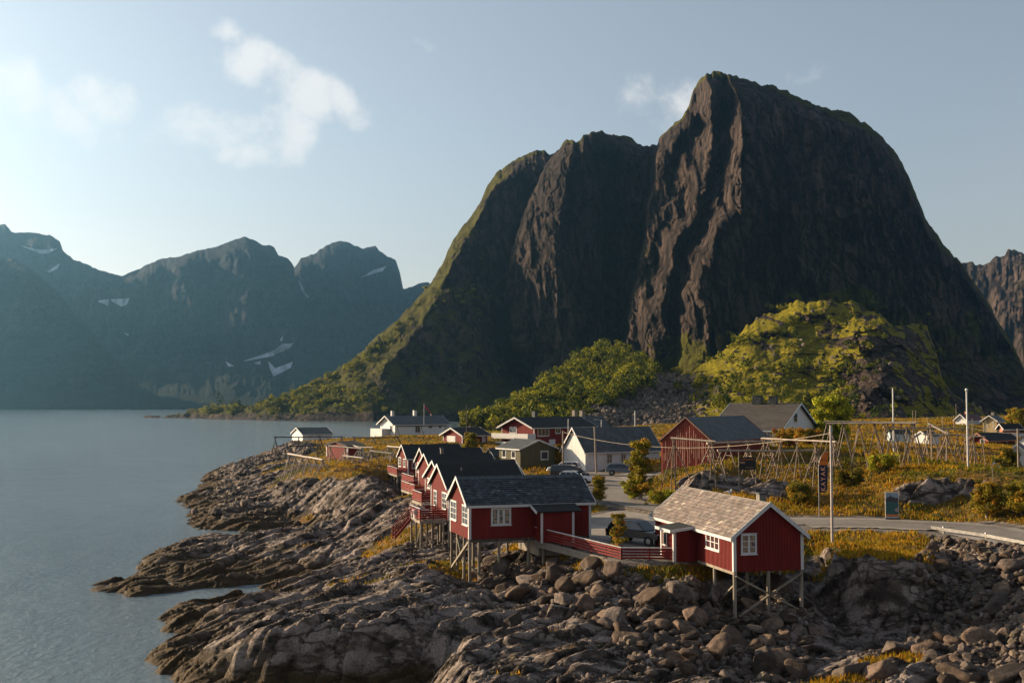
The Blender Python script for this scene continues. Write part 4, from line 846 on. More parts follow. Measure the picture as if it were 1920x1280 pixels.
# stairs at the seaward side of B's deck
m = MB()
for k in range(8):
    t = k/7; m.box((DX-.1-1.3*t-.22, DY-1.2, -.22-1.5*t-.04),(DX-.1-1.3*t, DY-.1, -.22-1.5*t))
for y in (DY-1.25, DY-.05): m.beam((DX-.1,y,-.1),(DX-1.6,y,-1.8),.05,.2)
st_ = m.build('stairs', M_RED2, B_.root)
m = MB()
for y in (DY-1.28, DY-.02):
    for q in (.3,.52,.74,.96): m.beam((DX-.1,y,-.1+q),(DX-1.6,y,-1.8+q),.03,.08)
    m.beam((DX-1.6,y,-1.95),(DX-1.6,y,-.85),.09)
m.build('railing', M_RED2, st_)
# furniture on the big deck
def on(h, x, y, z): return h.w2(x, y, z)
t = empty('picnic_table', on(B_, -2.0, 2.6, .03), B_.root.rotation_euler.z, 'white garden table on the nearest red-railed deck', 'table')
m = MB(); m.box((-.75,-.4,.70),(.75,.4,.74)); m.build('tabletop', M_WHITE, t)
for x in (-.65,.6):
    for y in (-.33,.28): m = MB(); m.box((x,y,0),(x+.05,y+.05,.697)); m.build('leg', M_WHITE, t)
for x, y, rz, lb in ((-2.2,1.55,0,'white garden bench in front of the table on the nearest deck'),(-2.0,3.7,3.14,'white garden bench behind the table on the nearest deck')):
    t = empty('garden_bench', on(B_, x, y, .03), B_.root.rotation_euler.z+rz, lb, 'bench')
    m = MB(); m.box((-.7,-.2,.42),(.7,.2,.46)); m.build('seat', M_WHITE, t); m = MB(); m.box((-.7,-.25,.47),(.7,-.203,.9)); m.build('backrest', M_WHITE, t)
    for q in (-.65,.6): m = MB(); m.box((q,-.18,0),(q+.05,.18,.417)); m.build('leg', M_WHITE, t)
t = empty('flower_tub', on(D_, -1.4, 2.2, .31), 0, 'tub of orange flowers on an upper deck of the row', 'flower tub')
m = MB(); m.cyl((0,0,0),(0,0,.4),.2,.28,10); m.build('pot', M_CONC, t)
m = MB()
for i in range(90):
    a = RND.uniform(0,6.3); rr = RND.uniform(0,.4); z = .4+RND.uniform(0,.5); x, y = rr*math.cos(a), rr*math.sin(a); s = .07
    m.add([(x-s,y,z-s),(x+s,y,z-s*.3),(x,y+s,z+s)], [(0,1,2)])
m.build('flowers', simple('orange_petals', (.65,.20,.02), .7, .3), t)

# G: the slate-roofed cabin on the right
G_ = House('stilt_cabin', 'red stilt cabin with sunlit pale slate roof above the boulders, standing alone on the right', 'cabin', -13.5, (1376,1072), Y=73, left=1228, right=1506, typ=2, eave=1003, ridge=945)
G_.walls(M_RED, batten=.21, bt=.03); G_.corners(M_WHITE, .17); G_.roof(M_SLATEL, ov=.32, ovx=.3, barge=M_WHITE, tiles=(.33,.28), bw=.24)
G_.window('x0', (1389,1000,1418.5,1038.5), 2, 3, fw=.12, glass=M_CURT, thick=.12); G_.window('yW', (1324.5,989.5,1349.5,1030), 3, 3, fw=.11, thick=.11)
px0 = G_.hit('yW', 1307, 1040)[0]; W = G_.W; pdp = 1.7; pl = 2.3
m = MB(); m.box((px0, W+.003, -.15),(px0+pl, W+pdp, 1.95))
for i in range(1, 8): y = W+i*pdp/8; m.box((px0-.02,y-.02,-.15),(px0,y+.02,1.9))
for i in range(1, int(pl/.2)): x = px0+i*.2; m.box((x-.02,W+pdp,-.15),(x+.02,W+pdp+.03,1.9))
m.build('porch', M_RED, G_.root)
m = MB(); vs = [(px0-.3,W+pdp+.35,1.96),(px0+pl+.3,W+pdp+.35,1.96),(px0+pl+.3,W+.1,2.22),(px0-.3,W+.1,2.22)]; vt = [(a,b_,c+.1) for a,b_,c in vs]
m.add(vs+vt, [(0,1,2,3),(7,6,5,4),(4,5,1,0),(5,6,2,1),(6,7,3,2),(7,4,0,3)]); pr = m.build('porch_roof', M_BLACK, G_.root)
m = MB(); m.beam((px0-.3,W+pdp+.37,1.98),(px0+pl+.3,W+pdp+.37,1.98),.03,.2); m.beam((px0-.32,W+pdp+.33,1.98),(px0-.32,W+.1,2.24),.03,.2); m.build('fascia', M_WHITE, pr)
for x in (px0, px0+pl): m = MB(); m.box((x-.10,W+pdp+.032,-.2),(x+.10,W+pdp+.06,1.93)); m.build('corner_board', M_WHITE, G_.root)
m = MB(); m.box((px0-.055,W+pdp-.15,-.2),(px0-.022,W+pdp+.03,1.93)); m.build('corner_board', M_WHITE, G_.root)
m = MB(); m.box((px0+1.2,W+pdp+.001,.85),(px0+1.95,W+pdp+.04,1.75)); m.box((px0+1.1,W+pdp+.042,.8),(px0+2.05,W+pdp+.08,.88)); w_ = m.build('window', M_WHITE, G_.root)
m = MB(); m.box((px0+1.28,W+pdp+.042,.9),(px0+1.87,W+pdp+.05,1.7)); m.build('pane', M_GLASS, w_)
xc = 1.3; ch = G_.chimney(1.9, w=.5, H=.85, mat=M_CONC, y=W/2-.45)
w_ = W
G_.stilts([(.1,.1),(.1,W/2),(.1,W-.1),(3.2,.1),(3.2,W-.1),(3.2,W/2),(5.8,.2),(5.8,W-.2)], .12,
   braces=[((-.02,W-.1,-.25),(-.02,.4,-2.5)),((-.02,.15,-.2),(-.02,W-.3,-2.8)),((.2,W-.1,-.9),(3.1,W-.1,-2.6)),((3.1,.2,-.3),(3.1,W-.4,-2.3))])
m = MB(); m.box((.0,W-.22,-.2),(6.4,W-.02,-.02)); m.box((0,.02,-.2),(6.4,.2,-.02)); m.build('floor_beam', M_WOOD, G_.root)
m = MB(); m.box((6.6,.25,-1.4),(G_.L-.1,W-.25,-.02)); m.build('foundation', M_CONC, G_.root)
m = MB(); rx = G_.hit('yW',1300,935)[0]
rp = (G_.L*.42, W/2, G_.rz(W/2)+.14)
br = empty('gull', G_.w2(*rp), 0, 'small pale gull perched on the ridge of the pale slate roof', 'bird')
def blob(m, c, r, n=8, k=6, col=None):
    vs = []; fs = []
    for i in range(k+1):
        t = math.pi*i/k
        for j in range(n): a = 2*math.pi*j/n; vs.append((c[0]+r[0]*math.sin(t)*math.cos(a), c[1]+r[1]*math.sin(t)*math.sin(a), c[2]+r[2]*math.cos(t)))
    for i in range(k):
        for j in range(n): fs.append((i*n+j, (i+1)*n+j, (i+1)*n+(j+1)%n, i*n+(j+1)%n))
    m.add(vs, fs, col, True)
m = MB(); blob(m, (0,0,.2), (.22,.09,.09)); blob(m, (.16,0,.34), (.065,.055,.06)); m.cyl((.1,0,.24),(.16,0,.33),.06,.045,8); m.cyl((.22,0,.34),(.30,0,.32),.02,.005,6); m.cyl((-.15,0,.2),(-.42,0,.17),.06,.015,6)
m.cyl((.0,.03,.02),(0,.03,.14),.012,n=5); m.cyl((.0,-.03,.02),(0,-.03,.14),.012,n=5); m.build('body', M_WHITE, br)

# fence of red boards between the two cabins
ft = empty('board_fence', P(1004,1010,z=6.5), 0, 'red board fence with white top rail between the two slate-roofed cabins', 'fence')
o0 = P(1004,1010,z=6.45); f1 = P(1165,1051,z=5.95)-o0; f2 = P(1268,1052,z=5.98)-o0
def fence_run(a, b, h, n):
    k = max(1, round((b-a).length/1.6)); m = MB()
    for i in range(k+1): p = a+(b-a)*(i/k); m.beam(p+Vector((0,0,-.4)), p+Vector((0,0,h-.03)), .09); 
    m.build('post', M_RED2, ft)
    nrm = (b-a).cross(Vector((0,0,1))).normalized()*.06; m = MB()
    for i in range(n): z = .12+(h-.14)*(i+.5)/n; m.beam(a+nrm+Vector((0,0,z)), b+nrm+Vector((0,0,z)), .025, (h-.14)/n-.075)
    m.build('boards', M_RED2, ft); m = MB(); m.beam(a+Vector((0,0,h)), b+Vector((0,0,h)), .14, .04); m.build('top_rail', M_WHITE, ft)
    m = MB(); m.beam(a+Vector((0,0,-.3)), b+Vector((0,0,-.3)), .2, .5); m.build('footing', M_CONC, ft)
fence_run(Vector((0,0,0)), f1, .92, 4); fence_run(f1, f2, .92, 4)

# ================================================================ the village
h = House('drying_shed_house', 'small white shed with dark green roof alone at the tip of the headland', 'shed', 62, (567.5,827), Y=345, left=547.5, right=622, eave=813.5, ridge=802)
h.root.name = 'shed'; h.walls(M_WALLW, batten=0, base=1.0); h.roof(M_DGREY, ov=.5, ovx=.4, barge=M_WHITE, bw=.3)
for r_ in ((579,816.5,585.5,819.5),(594,816,600.5,819)): h.window('y0', r_, 1, 1, fw=.12, glass=M_CURT)
h = House('house', 'long white house with grey roof and white terrace beside the flagpole on the headland', 'house', 58, (740.5,813.5), Y=338, left=713, right=838, eave=794.5, ridge=780)
h.walls(M_WALLW, batten=0, base=1.5); h.roof(M_TILED, ov=.8, ovx=1.0, barge=M_WHITE, bw=.4)
for px_, w_ in ((778,10),(803,8),(822,6)): h.window('y0', (px_,796.5,px_+w_,811 if w_ == 10 else 803), 2, 1, fw=.15)
h.window('x0', (731,797,736,809), 1, 2, fw=.15)
h.chimney(1.6, w=.8, H=1.6, mat=M_WHITE); h.chimney(h.L*.52, w=.9, H=1.7, mat=M_WHITE); h.chimney(h.L*.85, w=.5, H=.5)
m = MB(); m.box((-2.6,h.W*.35,-1.2),(-.02,h.W+1.5,1.5)); m.build('terrace', M_WHITE, h.root)
fp = P(795,779,Y=340); t = empty('flagpole', (fp.x, fp.y, gz(fp.x, fp.y)), 0, 'white flagpole with long red pennant behind the white headland house', 'flagpole')
hz = zat(756, 340)-gz(fp.x, fp.y); m = MB(); m.cyl((0,0,-.5),(0,0,hz),.10,.06,8); m.build('pole', M_WHITE, t)
m = MB(); n = 12
for cidx, (o_, c_) in enumerate(((-1,(.45,.015,.03)),(0,(.06,.07,.25)),(1,(.45,.015,.03)))):
    for i in range(n):
        f0, f1_ = i/n, (i+1)/n
        def pt(f, q): w = .95*(1-f*.75); return (.1+2.3*f, .15*math.sin(f*7), hz-.8-2.6*f**1.1 + (q*w*.5))
        qa, qb = ((-1,-.25),(-.25,.25),(.25,1))[cidx]
        m.add([pt(f0,qa),pt(f1_,qa),pt(f1_,qb),pt(f0,qb)], [(0,1,2,3)], c_)
m.build('pennant', simple('pennant_cloth', (1,1,1), .8, .05, attr=True), t)

h = House('garage', 'small red garage with white door and black roof, beside a thin mast', 'garage', 52, (867,834), Y=252, left=831, right=914, eave=815, ridge=802.5)
h.walls(M_RED, batten=.4, base=.8); h.corners(M_WHITE, .18); h.roof(M_BLACK, ov=.7, ovx=.6, barge=M_WHITE, bw=.3); h.door('x0', (838.5,817.5,853.5,832.5), M_WHITE); h.door('y0', (904,817,910,833.5), M_WHITE)
h = House('shed', 'low red shed with black roof among the drying racks on the headland', 'shed', 52, (651.5,861), Y=211, left=612, right=681, eave=836, ridge=828)
h.walls(M_RED, batten=.35, base=.8); h.corners(M_WHITE, .2); h.roof(M_BLACK, ov=.3, ovx=.3, barge=M_BLACK, bw=.2)
h = House('house', 'two-storey red house with white balcony and white-trimmed black roof', 'house', 46, (1001.5,838), Y=247, left=941, right=1112, eave=801, ridge=783)
h.walls(M_RED, batten=.45, base=1.0); h.corners(M_WHITE, .12); h.roof(M_BLACK, ov=.5, ovx=1.1, barge=M_WHITE, bw=.35)
h.window('x0', (955.5,800,969,811.5), 2, 1, fw=.15); h.window('y0', (1008,802,1029.5,817.5), 3, 1, fw=.15); h.window('y0', (1041,802,1051,812.5), 2, 1, fw=.15); h.door('y0', (1030,824,1040.5,837), M_WHITE)
h.chimney(h.L*.28, w=1.0, H=1.3, mat=M_DGREY)
m = MB(); m.box((-2.4,-.5,1.75),(-.02,h.W+.8,1.95)); m.box((-2.45,-.5,1.96),(-2.35,h.W+.8,2.9)); m.box((-2.348,-.5,1.96),(-.02,-.4,2.9)); m.box((-2.2,.4,-1.0),(-.03,h.W,1.0)); m.build('balcony', M_WHITE, h.root)
h2 = House('house', 'grey-roofed house with two pale chimneys behind the red two-storey house', 'house', 50, (1085,825), Y=285, left=1062, right=1140, eave=799, ridge=781)
h2.walls(M_WALLW, batten=0, base=1); h2.roof(M_TILED, ov=.5, ovx=.5, barge=M_DGREY); h2.chimney(.8, w=1.0, H=1.6, mat=M_CONC); h2.chimney(3.4, w=1.0, H=1.5, mat=M_CONC)
h = House('cabin', 'olive green cabin with white-edged grey roof beside the parked cars', 'cabin', -32, (975.5,878), Y=168, left=936, right=1041, typ=2, eave=841, ridge=825.5)
h.walls(M_OLIVE, batten=.3, base=.6); h.roof(M_DGREY, ov=.4, ovx=.35, barge=M_WHITE, bw=.16)
for r_ in ((941.5,842,949.5,857.5),(959,844.5,967,859)): h.window('yW', r_, 1, 1, fw=.14)
h.window('x0', (1013.5,845,1028,861.5), 1, 1, fw=.16); h.window('yW', (.0,0,0,0) and (h.L*.45,.9,h.L*.55,1.0), 1, 1, px=False, sill=False)
h = House('shed', 'low grey-roofed shed tucked behind the row, left of the olive cabin', 'shed', 60, (925,860), Y=190, left=912, right=948, eave=853, ridge=841)
h.walls(M_OLIVE, batten=0, base=.8); h.roof(M_DGREY, ov=.3, ovx=.3)
h = House('longhouse', 'long white boarded house with dark tiled roof beside the lane', 'house', 60, (1097.5,882.5), Y=164, left=1056, right=1237, eave=844.5, ridge=802.5)
h.walls(M_WALLW, batten=.35, base=.5); h.roof(M_TILED, ov=.35, ovx=.35, barge=M_WHITE, bw=.22)
for r_ in ((1137,850.5,1148,868.5),(1163.5,850.5,1174,868.5)): h.window('y0', r_, 2, 2, fw=.12, glass=M_CURT)
m = MB(); m.box((-.03,.02,-.5),(h.L+.03,h.W-.02,-.0)); m.build('plinth', M_CONC, h.root)
h = House('barn', 'weathered red barn with grey slate roof beside the drying racks', 'barn', 36, (1336.5,881), Y=138, left=1240, right=1440, eave=826, ridge=783.5)
h.walls(M_REDF, batten=.28, base=.8, bt=.05); h.roof(M_TILED, ov=.25, ovx=.15, barge=M_REDF, bw=.12)
m = MB()
RB = random.Random(3)
for i in range(26):
    y = (i+.3+RB.random()*.5)*h.W/27; zt = h.rz(y)-.3; z0_ = RB.uniform(-.5, zt*.4)
    m.box((-.062,y-.03,z0_),(-.0505,y+.03,z0_+RB.uniform(.4,.95)*(zt-z0_)))
m.build('bleached_battens', wall_mat('bleached_boards', (.50,.28,.22)), h.root)
m = MB(); m.beam((-.25,.0,h.wh-.05),(-.25,h.W/2,h.wh+h.rh+.1),.05,.1); m.beam((-.25,h.W,h.wh-.05),(-.25,h.W/2,h.wh+h.rh+.1),.05,.1); m.build('barge_edge', M_WOOD, h.root)
h = House('house', 'large white house with brown tiled roof and two dark chimneys behind the barn', 'house', -60, (1463,835), Y=172, left=1336, right=1530, typ=2, eave=806, ridge=757)
h.walls(M_WALLW, batten=0, base=1.5); h.roof(M_TILEB, ov=.5, ovx=.5, barge=M_BLUEW, bw=.28); h.chimney(h.L*.38, w=1.2, H=1.2, mat=M_DGREY); h.chimney(h.L*.62, w=1.4, H=1.3, mat=M_DGREY)
h.window('x0', (1488,774,1495,792), 1, 2, fw=.12); h.window('x0', (1497,806,1504,814), 1, 1, fw=.12); h.window('x0', (1479,806,1486,814), 1, 1, fw=.12); h.window('yW', (1439,808,1449.5,822), 3, 2, fw=.12)
h = House('house', 'far white two-storey house with maroon roof at the foot of the mountain', 'house', 50, (1812,799), Y=310, left=1792, right=1840, eave=786, ridge=777)
h.walls(M_WALLW, batten=0, base=1.2); h.roof(M_TILER, ov=.5, ovx=.5, barge=M_WHITE, bw=.25); h.chimney(3, w=.7, H=.8, mat=M_PINK)
for r_ in ((1799,785,1801.5,787.5),(1804,785,1806.5,787.5),(1799,793,1801.5,796),(1805,793,1808,796)): h.window('x0', r_, 1, 1, fw=.1, sill=False)
for r_ in ((1826,785,1829,788),(1833,785,1836,788)): h.window('y0', r_, 1, 1, fw=.1, sill=False)
h = House('house', 'far beige two-storey house with grey roof right of the white one', 'house', 42, (1869,808), Y=285, left=1843, right=1882, eave=788, ridge=779.5)
h.walls(M_BEIGE, batten=0, base=1.2); h.roof(M_TILED, ov=.5, ovx=.5, barge=M_WHITE, bw=.22); h.chimney(2.4, w=.7, H=.9, mat=M_CONC)
for r_ in ((1861,790,1864,793),(1850,797,1853,800.5),(1861,798,1864,801)): h.window('x0', r_, 1, 1, fw=.1, sill=False)
h = House('house', 'low salmon-coloured building with a band of windows near the right edge', 'house', 70, (1880,813), Y=262, left=1874, right=1912, eave=799, ridge=795)
h.walls(M_PINK, batten=0, base=.8); h.roof(M_BLACK, ov=.8, ovx=.5, barge=M_WHITE, bw=.2); h.window('y0', (1880,800,1909,806), 7, 1, fw=.15)
m = MB(); m.box((-.3,-2.0,-.6),(h.L+.3,-.03,.1)); m.build('terrace', M_WHITE, h.root)
h = House('cabin', 'red cabin with black roof below the salmon building, behind the racks', 'cabin', 52, (1850.5,834), Y=228, left=1820.5, right=1903, eave=823, ridge=812.5)
h.walls(M_RED, batten=.4, base=1.0); h.roof(M_BLACK, ov=.7, ovx=.7, barge=M_PINK, bw=.2)
for px_ in (1866,1872,1886): h.window('y0', (px_,824,px_+2.5,829), 1, 1, fw=.12, sill=False)
h.window('x0', (1838,823,1846,832), 1, 1, fw=.1, sill=False)
h = House('boathouse', 'small white hut half hidden behind the right-hand drying racks', 'hut', 55, (1741,829), Y=205, left=1714, right=1760, eave=818, ridge=809)
h.walls(M_WALLW, batten=0, base=1.0); h.roof(M_DGREY, ov=.2, ovx=.2, barge=M_WHITE)
h = House('boathouse', 'pale blue hut seen through the legs of the right-hand drying racks', 'hut', 75, (1672,826), Y=215, left=1664, right=1708, eave=812, ridge=806)
h.walls(M_BLUEW, batten=0, base=1.0); h.roof(M_DGREY, ov=.2, ovx=.2)
h = House('shed', 'white gabled shed with dark roof cut by the right edge, above the bank', 'shed', 26, (1946,893), Y=140, left=1869, L=8, eave=866, ridge=834)
h.walls(M_WALLW, batten=.3, base=1.2); h.roof(M_DGREY, ov=.45, ovx=.3, barge=M_WHITE, bw=.22)
h = House('shed', 'tiny white hut at the right edge beyond the red cabin', 'shed', 40, (1932,836), Y=200, left=1912, L=5, eave=825, ridge=816)
h.walls(M_WALLW, batten=0, base=1.2); h.roof(M_DGREY, ov=.3, ovx=.2)
# ================================================================ fish-drying racks
RR = random.Random(11); M_DW2 = simple('dark_trestle_timber', (.22,.165,.125), .85, .3, 2.0); M_TAN = simple('tan_timber', (.34,.28,.225), .85, .25, 2.0); M_PALE = simple('sun_bleached_pole', (.45,.39,.34), .8, .15, 2.0)
def rack(label, pts, height=None, top_py=None, leg=1.5, step=2.2, thick=.12, group='fish-drying racks on the shore', rails=2, spread=.16, mat=None, wall_z=None, cross=True, slats=False):
    """pts: world points along the rack (ground); trestles stand across the run and carry long poles"""
    o = pts[0]; root = empty('drying_rack', (o[0], o[1], gz(o[0], o[1])), 0, label, 'rack', group)
    P0 = Vector((o[0], o[1], gz(o[0], o[1]))); mat = mat or (M_TAN if pts[0][0] < 10 else M_DW2)
    run = []; 
    for a, b in zip(pts[:-1], pts[1:]):
        a = Vector((a[0], a[1], a[2])); b = Vector((b[0], b[1], b[2])); n = max(1, round((b-a).length/step/(1.3 if a.y > 170 else 1.0)))
        for i in range(n): run.append((a+(b-a)*(i/n), (b-a).normalized()))
    run.append((Vector(pts[-1]), run[-1][1]))
    for c, d in run:
        d2 = Vector((d.x, d.y, 0)).normalized(); n = Vector((-d2.y, d2.x, 0)); m = MB()
        tilt = RR.uniform(-.15,.15)
        for s, q in ((-1,.42),(1,-.42),(1,.38),(-1,-.30)) if (cross and leg > 1.45) else ((-1,.2),(1,-.3)):
            f = c + n*(s*leg*.8) + d2*(tilt+q*leg*1.5); f.z = gz(f.x, f.y)-.3; top = c - n*(s*.22) - d2*(q*.25) + Vector((0,0,.28))
            m.cyl(f-P0, top-P0, thick*.75, thick*.6, 6)
        if cross: m.cyl(c-n*leg*.55-P0+Vector((0,0,-(c.z-gz(c.x,c.y))*.5)), c+n*leg*.55-P0+Vector((0,0,-(c.z-gz(c.x,c.y))*.5)), .05, n=5)
        m.build('trestle', mat, root)
    for i in range(rails):
        off = (i-(rails-1)/2)*spread; m = MB()
        for (a, d), (b, _) in zip(run[:-1], run[1:]):
            n = Vector((-d.y, d.x, 0)).normalized(); m.cyl(a+n*off-d*.3-P0+Vector((0,0,.30+RR.uniform(0,.05))), b+n*off+d*.35-P0+Vector((0,0,.30+RR.uniform(0,.05))), thick*1.15, thick*1.0, 6)
        m.build('long_pole', mat if mat is M_DWOOD else (M_PALE if mat is M_TAN else M_TAN), root)
    return root
def RP(px, py, Y): p = P(px, py, Y=Y); return tuple(p)
# headland group
rack('nearest headland rack with a bright sloping pole above the bare rock', [RP(541,854,190), RP(604,865,176)], step=2.6, leg=1.7)
rack('low drying rack at the seaward end of the headland, longest dark top pole', [RP(516,822,262), RP(560,822,262), RP(640,821,262)], step=3.2, leg=1.9, mat=M_DWOOD)
rack('drying rack running along the front of the low red shed', [RP(619,839,203), RP(676,844,199)], step=2.8)
rack('drying rack bent behind the corner of the low red shed', [RP(651,835,214), RP(672,841,210), RP(697,842,208)], step=2.8)
rack('short bright-topped rack in the orange grass left of the cabin row', [RP(646,858,186), RP(679,862,183)], step=2.2, leg=2.2)
rack('stepped drying rack in the middle of the headland grass', [RP(673,851,192), RP(684,852.5,192), RP(697,849.5,192), RP(732,853,190)], step=2.6, leg=2.0)
rack('dark-topped drying rack below the white headland house', [RP(664,822.5,250), RP(700,823,250), RP(745,822,250)], step=3.2, leg=2.0, mat=M_DWOOD)
rack('drying rack ending behind the farthest cabin of the row', [RP(728,840,205), RP(757,842,200)], step=2.4, leg=2.0)
rack('dark drying rack in the back grass, between the white shed and the low red shed', [RP(545,838,235), RP(600,839,235)], step=3.0, leg=1.8, mat=M_DWOOD)
rack('dark drying rack along the front wall of the white headland house', [RP(745,801,325), RP(835,800,325)], step=4.5, leg=1.6, mat=M_DWOOD, rails=1)
tg = empty('plank', P(600,873,Y=186), R(-8), 'white board lying on the grass under the nearest headland rack', 'board')
m = MB(); m.box((-1.9,-.5,0),(1.9,.5,.12)); m.box((-1.7,-.35,.121),(2.4,-.1,.2)); m.build('board', M_WHITE, tg)
# knoll racks in front of the barn
rack('drying rack with tall crossed legs in front of the red barn', [RP(1263,827,122), RP(1336,833,119)], step=4.2, leg=2.1, thick=.095)
rack('long drying rack from the barn corner to the tall lamp pole', [RP(1432,827,128), RP(1564,834,117)], step=3.2, leg=1.7, thick=.09)
rack('drying rack at the back of the knoll, nearest the barn wall', [RP(1330,836,131), RP(1440,832,133)], step=2.6, leg=1.4)
rack('lower drying rack of short trestles behind the dark sign board', [RP(1350,850,126), RP(1450,851,127), RP(1530,849,128)], step=3.6, leg=1.2, rails=1)
# right-hand racks
rack('highest drying rack on the right with two long pale top poles', [RP(1550,795,140), RP(1640,796,138), RP(1715,797,136)], step=1.7, leg=1.9, thick=.075, rails=6, spread=.34)
rack('front drying rack on the right, its near end above the dark bank', [RP(1556,799,131), RP(1640,798.5,129), RP(1710,799,127)], step=1.9, leg=2.0, thick=.07, rails=4, spread=.34)
rack('middle drying rack behind the tall white pole, right of the highest one', [RP(1660,804,165), RP(1740,807,165), RP(1815,809,165)], step=2.6, leg=1.8, thick=.08)
rack('drying rack between the white hut and the second tall pole', [RP(1745,800,150), RP(1775,816,148), RP(1770,798,152)][:2], step=2.0, leg=1.6)
rack('low drying rack running right toward the red cabin', [RP(1735,818,160), RP(1825,820,158)], step=2.4, leg=1.4, thick=.09)
rack('cluster of short rack trestles in front of the red cabin on the right', [RP(1810,822,150), RP(1842,823,149)], step=1.3, leg=1.1, thick=.09)
# ================================================================ poles and wires
def pole(label, px, py_top, Y, r=.11, mat=None, cat='pole', lean=0, name='pole', knob=False, group=None):
    p = P(px, py_top, Y=Y); z = gz(p.x, p.y); t = empty(name, (p.x, p.y, z), 0, label, cat, group); H = p.z-z
    m = MB(); m.cyl((lean,0,-.5),(0,0,H), r, r*.75, 10); m.build('shaft', mat or M_WOOD, t)
    if knob: m = MB(); blob(m, (0,0,H+.08), (r*1.6,)*3); m.build('finial', M_WHITE, t)
    return t, p
tl, ptop = pole('tall pale pole beside the road in front of the feather flag', 1557.5, 797, 88, .115, simple('pale_pole_timber', (.42,.36,.33), .8, .2, 2.0), 'utility pole', name='utility_pole')
m = MB(); m.box((-.1,-.19,(ptop.z-tl.location.z)-.5),(.1,-.14,(ptop.z-tl.location.z)-.2)); m.build('bracket', M_METAL, tl)
pole('thin dark mast behind the red garage', 875, 757, 246, .13, M_DWOOD, 'mast', name='mast')
pole('white pole in front of the red two-storey house', 1065.5, 785, 235, .11, M_WHITE, 'mast', name='mast')
pp1, t1 = pole('grey utility pole beside the parked cars', 1055.5, 807, 152, .14, M_WOOD, 'utility pole', name='utility_pole')
pp2, t2 = pole('grey utility pole against the front wall of the white longhouse', 1114.5, 799, 160, .15, M_WOOD, 'utility pole', name='utility_pole', lean=.3)
pole('thin white mast rising above the longhouse roof', 1190.5, 770, 178, .10, M_WHITE, 'mast', name='mast')
lt, lp = pole('short street lamp behind the ridge of the longhouse', 1127.5, 787, 200, .08, M_METAL, 'street lamp', name='street_lamp')
m = MB(); hh = lp.z-lt.location.z; m.beam((0,0,hh),(-.9,0,hh+.1),.06); m.box((-1.3,-.12,hh+.03),(-.8,.12,hh+.16)); m.build('lamp_head', M_METAL, lt)
pole('tall white pole above the highest drying rack', 1674, 727, 158, .13, M_WHITE, 'mast', name='mast')
pole('tall white flagless pole with round finial near the right edge', 1812.3, 732, 140, .13, M_WHITE, 'flagpole', name='flagpole', knob=True)
pole('grey pole standing right of the low salmon building', 1908, 803, 128, .12, M_WOOD, 'utility pole', name='utility_pole')
for px, top, Y, lb in ((1711.5,769,260,'left one of the pair of thin masts under the dark mountain'),(1717,769,262,'right one of the pair of thin masts under the dark mountain'),(1740,782,230,'short mast between the paired masts and the white house'),
                       (1767.5,781,240,'single mast just left of the far white house'),(1788.5,777,290,'mast touching the left gable of the far white house'),(1792.5,757,330,'tallest thin mast above the far white house'),(1823,784,260,'mast in front of the maroon-roofed house wall'),(1848,788,240,'mast in front of the beige gable'),(1843,781,300,'mast between the white and the beige far houses')):
    pole(lb, px, top, Y, .10, M_STILT, 'mast', name='mast')
def wire(label, a, b, sag=.6, r=.025, name='cable'):
    a = Vector(a); b = Vector(b); m = MB(); n = 16; pr = None
    for i in range(n+1):
        t = i/n; p = a+(b-a)*t-Vector((0,0,sag*4*t*(1-t)))
        if pr is not None: m.cyl(pr-a, p-a, r, n=5, caps=False)
        pr = p
    o = m.build(name, M_WOOD if r > .03 else M_STILT, None); o.location = a; tag(o, label, 'cable'); return o
wire('cable sagging from the longhouse gable to the barn corner', P(1056,810,Y=152), P(1240,838,Y=132), .35, .035)
wire('cable rising from the barn corner to the tall roadside pole', P(1240,838,Y=132), P(1557,812,Y=88), .45, .03)
wire('thin cable from the right-hand bank rack to the grey pole at the edge', P(1712,850,Y=112), P(1908,870,Y=128), .3, .015)
wire('thin cable between the two tall white poles on the right', P(1812.3,800,Y=140), P(1908,812,Y=128), .2, .015)

# ================================================================ signs, flag, guard rail
fo = P(1535.5, 935, Y=103); fz = gz(fo.x, fo.y); ft2 = empty('feather_flag', (fo.x, fo.y, fz), R(-6), 'orange and navy feather flag reading KAYAK beside the tall pole', 'flag')
zt = zat(845, 103)-fz; zb_ = zat(923, 103)-fz; Hf = zt-zb_
m = MB(); m.cyl((0,0,-.3),(0,0,zb_+Hf*.55),.03,n=6)
prev = Vector((0,0,zb_+Hf*.55))
for i in range(1,9): a = i/8*math.pi/2; q = Vector((.85*(1-math.cos(a)),0,zb_+Hf*.55+Hf*.45*math.sin(a))); m.cyl(prev, q, .025, .02, 6); prev = q
m.build('flag_pole', M_METAL, ft2)
def fl_x(z): # left edge
    f = (z-zb_)/Hf
    return .03 if f < .55 else .03+.85*(1-math.sqrt(max(0,1-((f-.55)/.45)**2)))
def fl_r(z): f = (z-zb_)/Hf; return .72+.16*f if f > .06 else .55+.17*f/.06
def fl_part(name, za, zb2, mat):
    m = MB(); n = 14; cols = 6; vs = []
    for i in range(n+1):
        z = za+(zb2-za)*i/n; a, b = fl_x(z), max(fl_r(z), fl_x(z)+.02)
        for j in range(cols+1): x = a+(b-a)*j/cols; vs.append((x, .05*math.sin(x*9+z*1.3), z))
    fs = [(i*(cols+1)+j, i*(cols+1)+j+1, (i+1)*(cols+1)+j+1, (i+1)*(cols+1)+j) for i in range(n) for j in range(cols)]
    m.add(vs, fs, None, True); return m.build(name, mat, ft2)
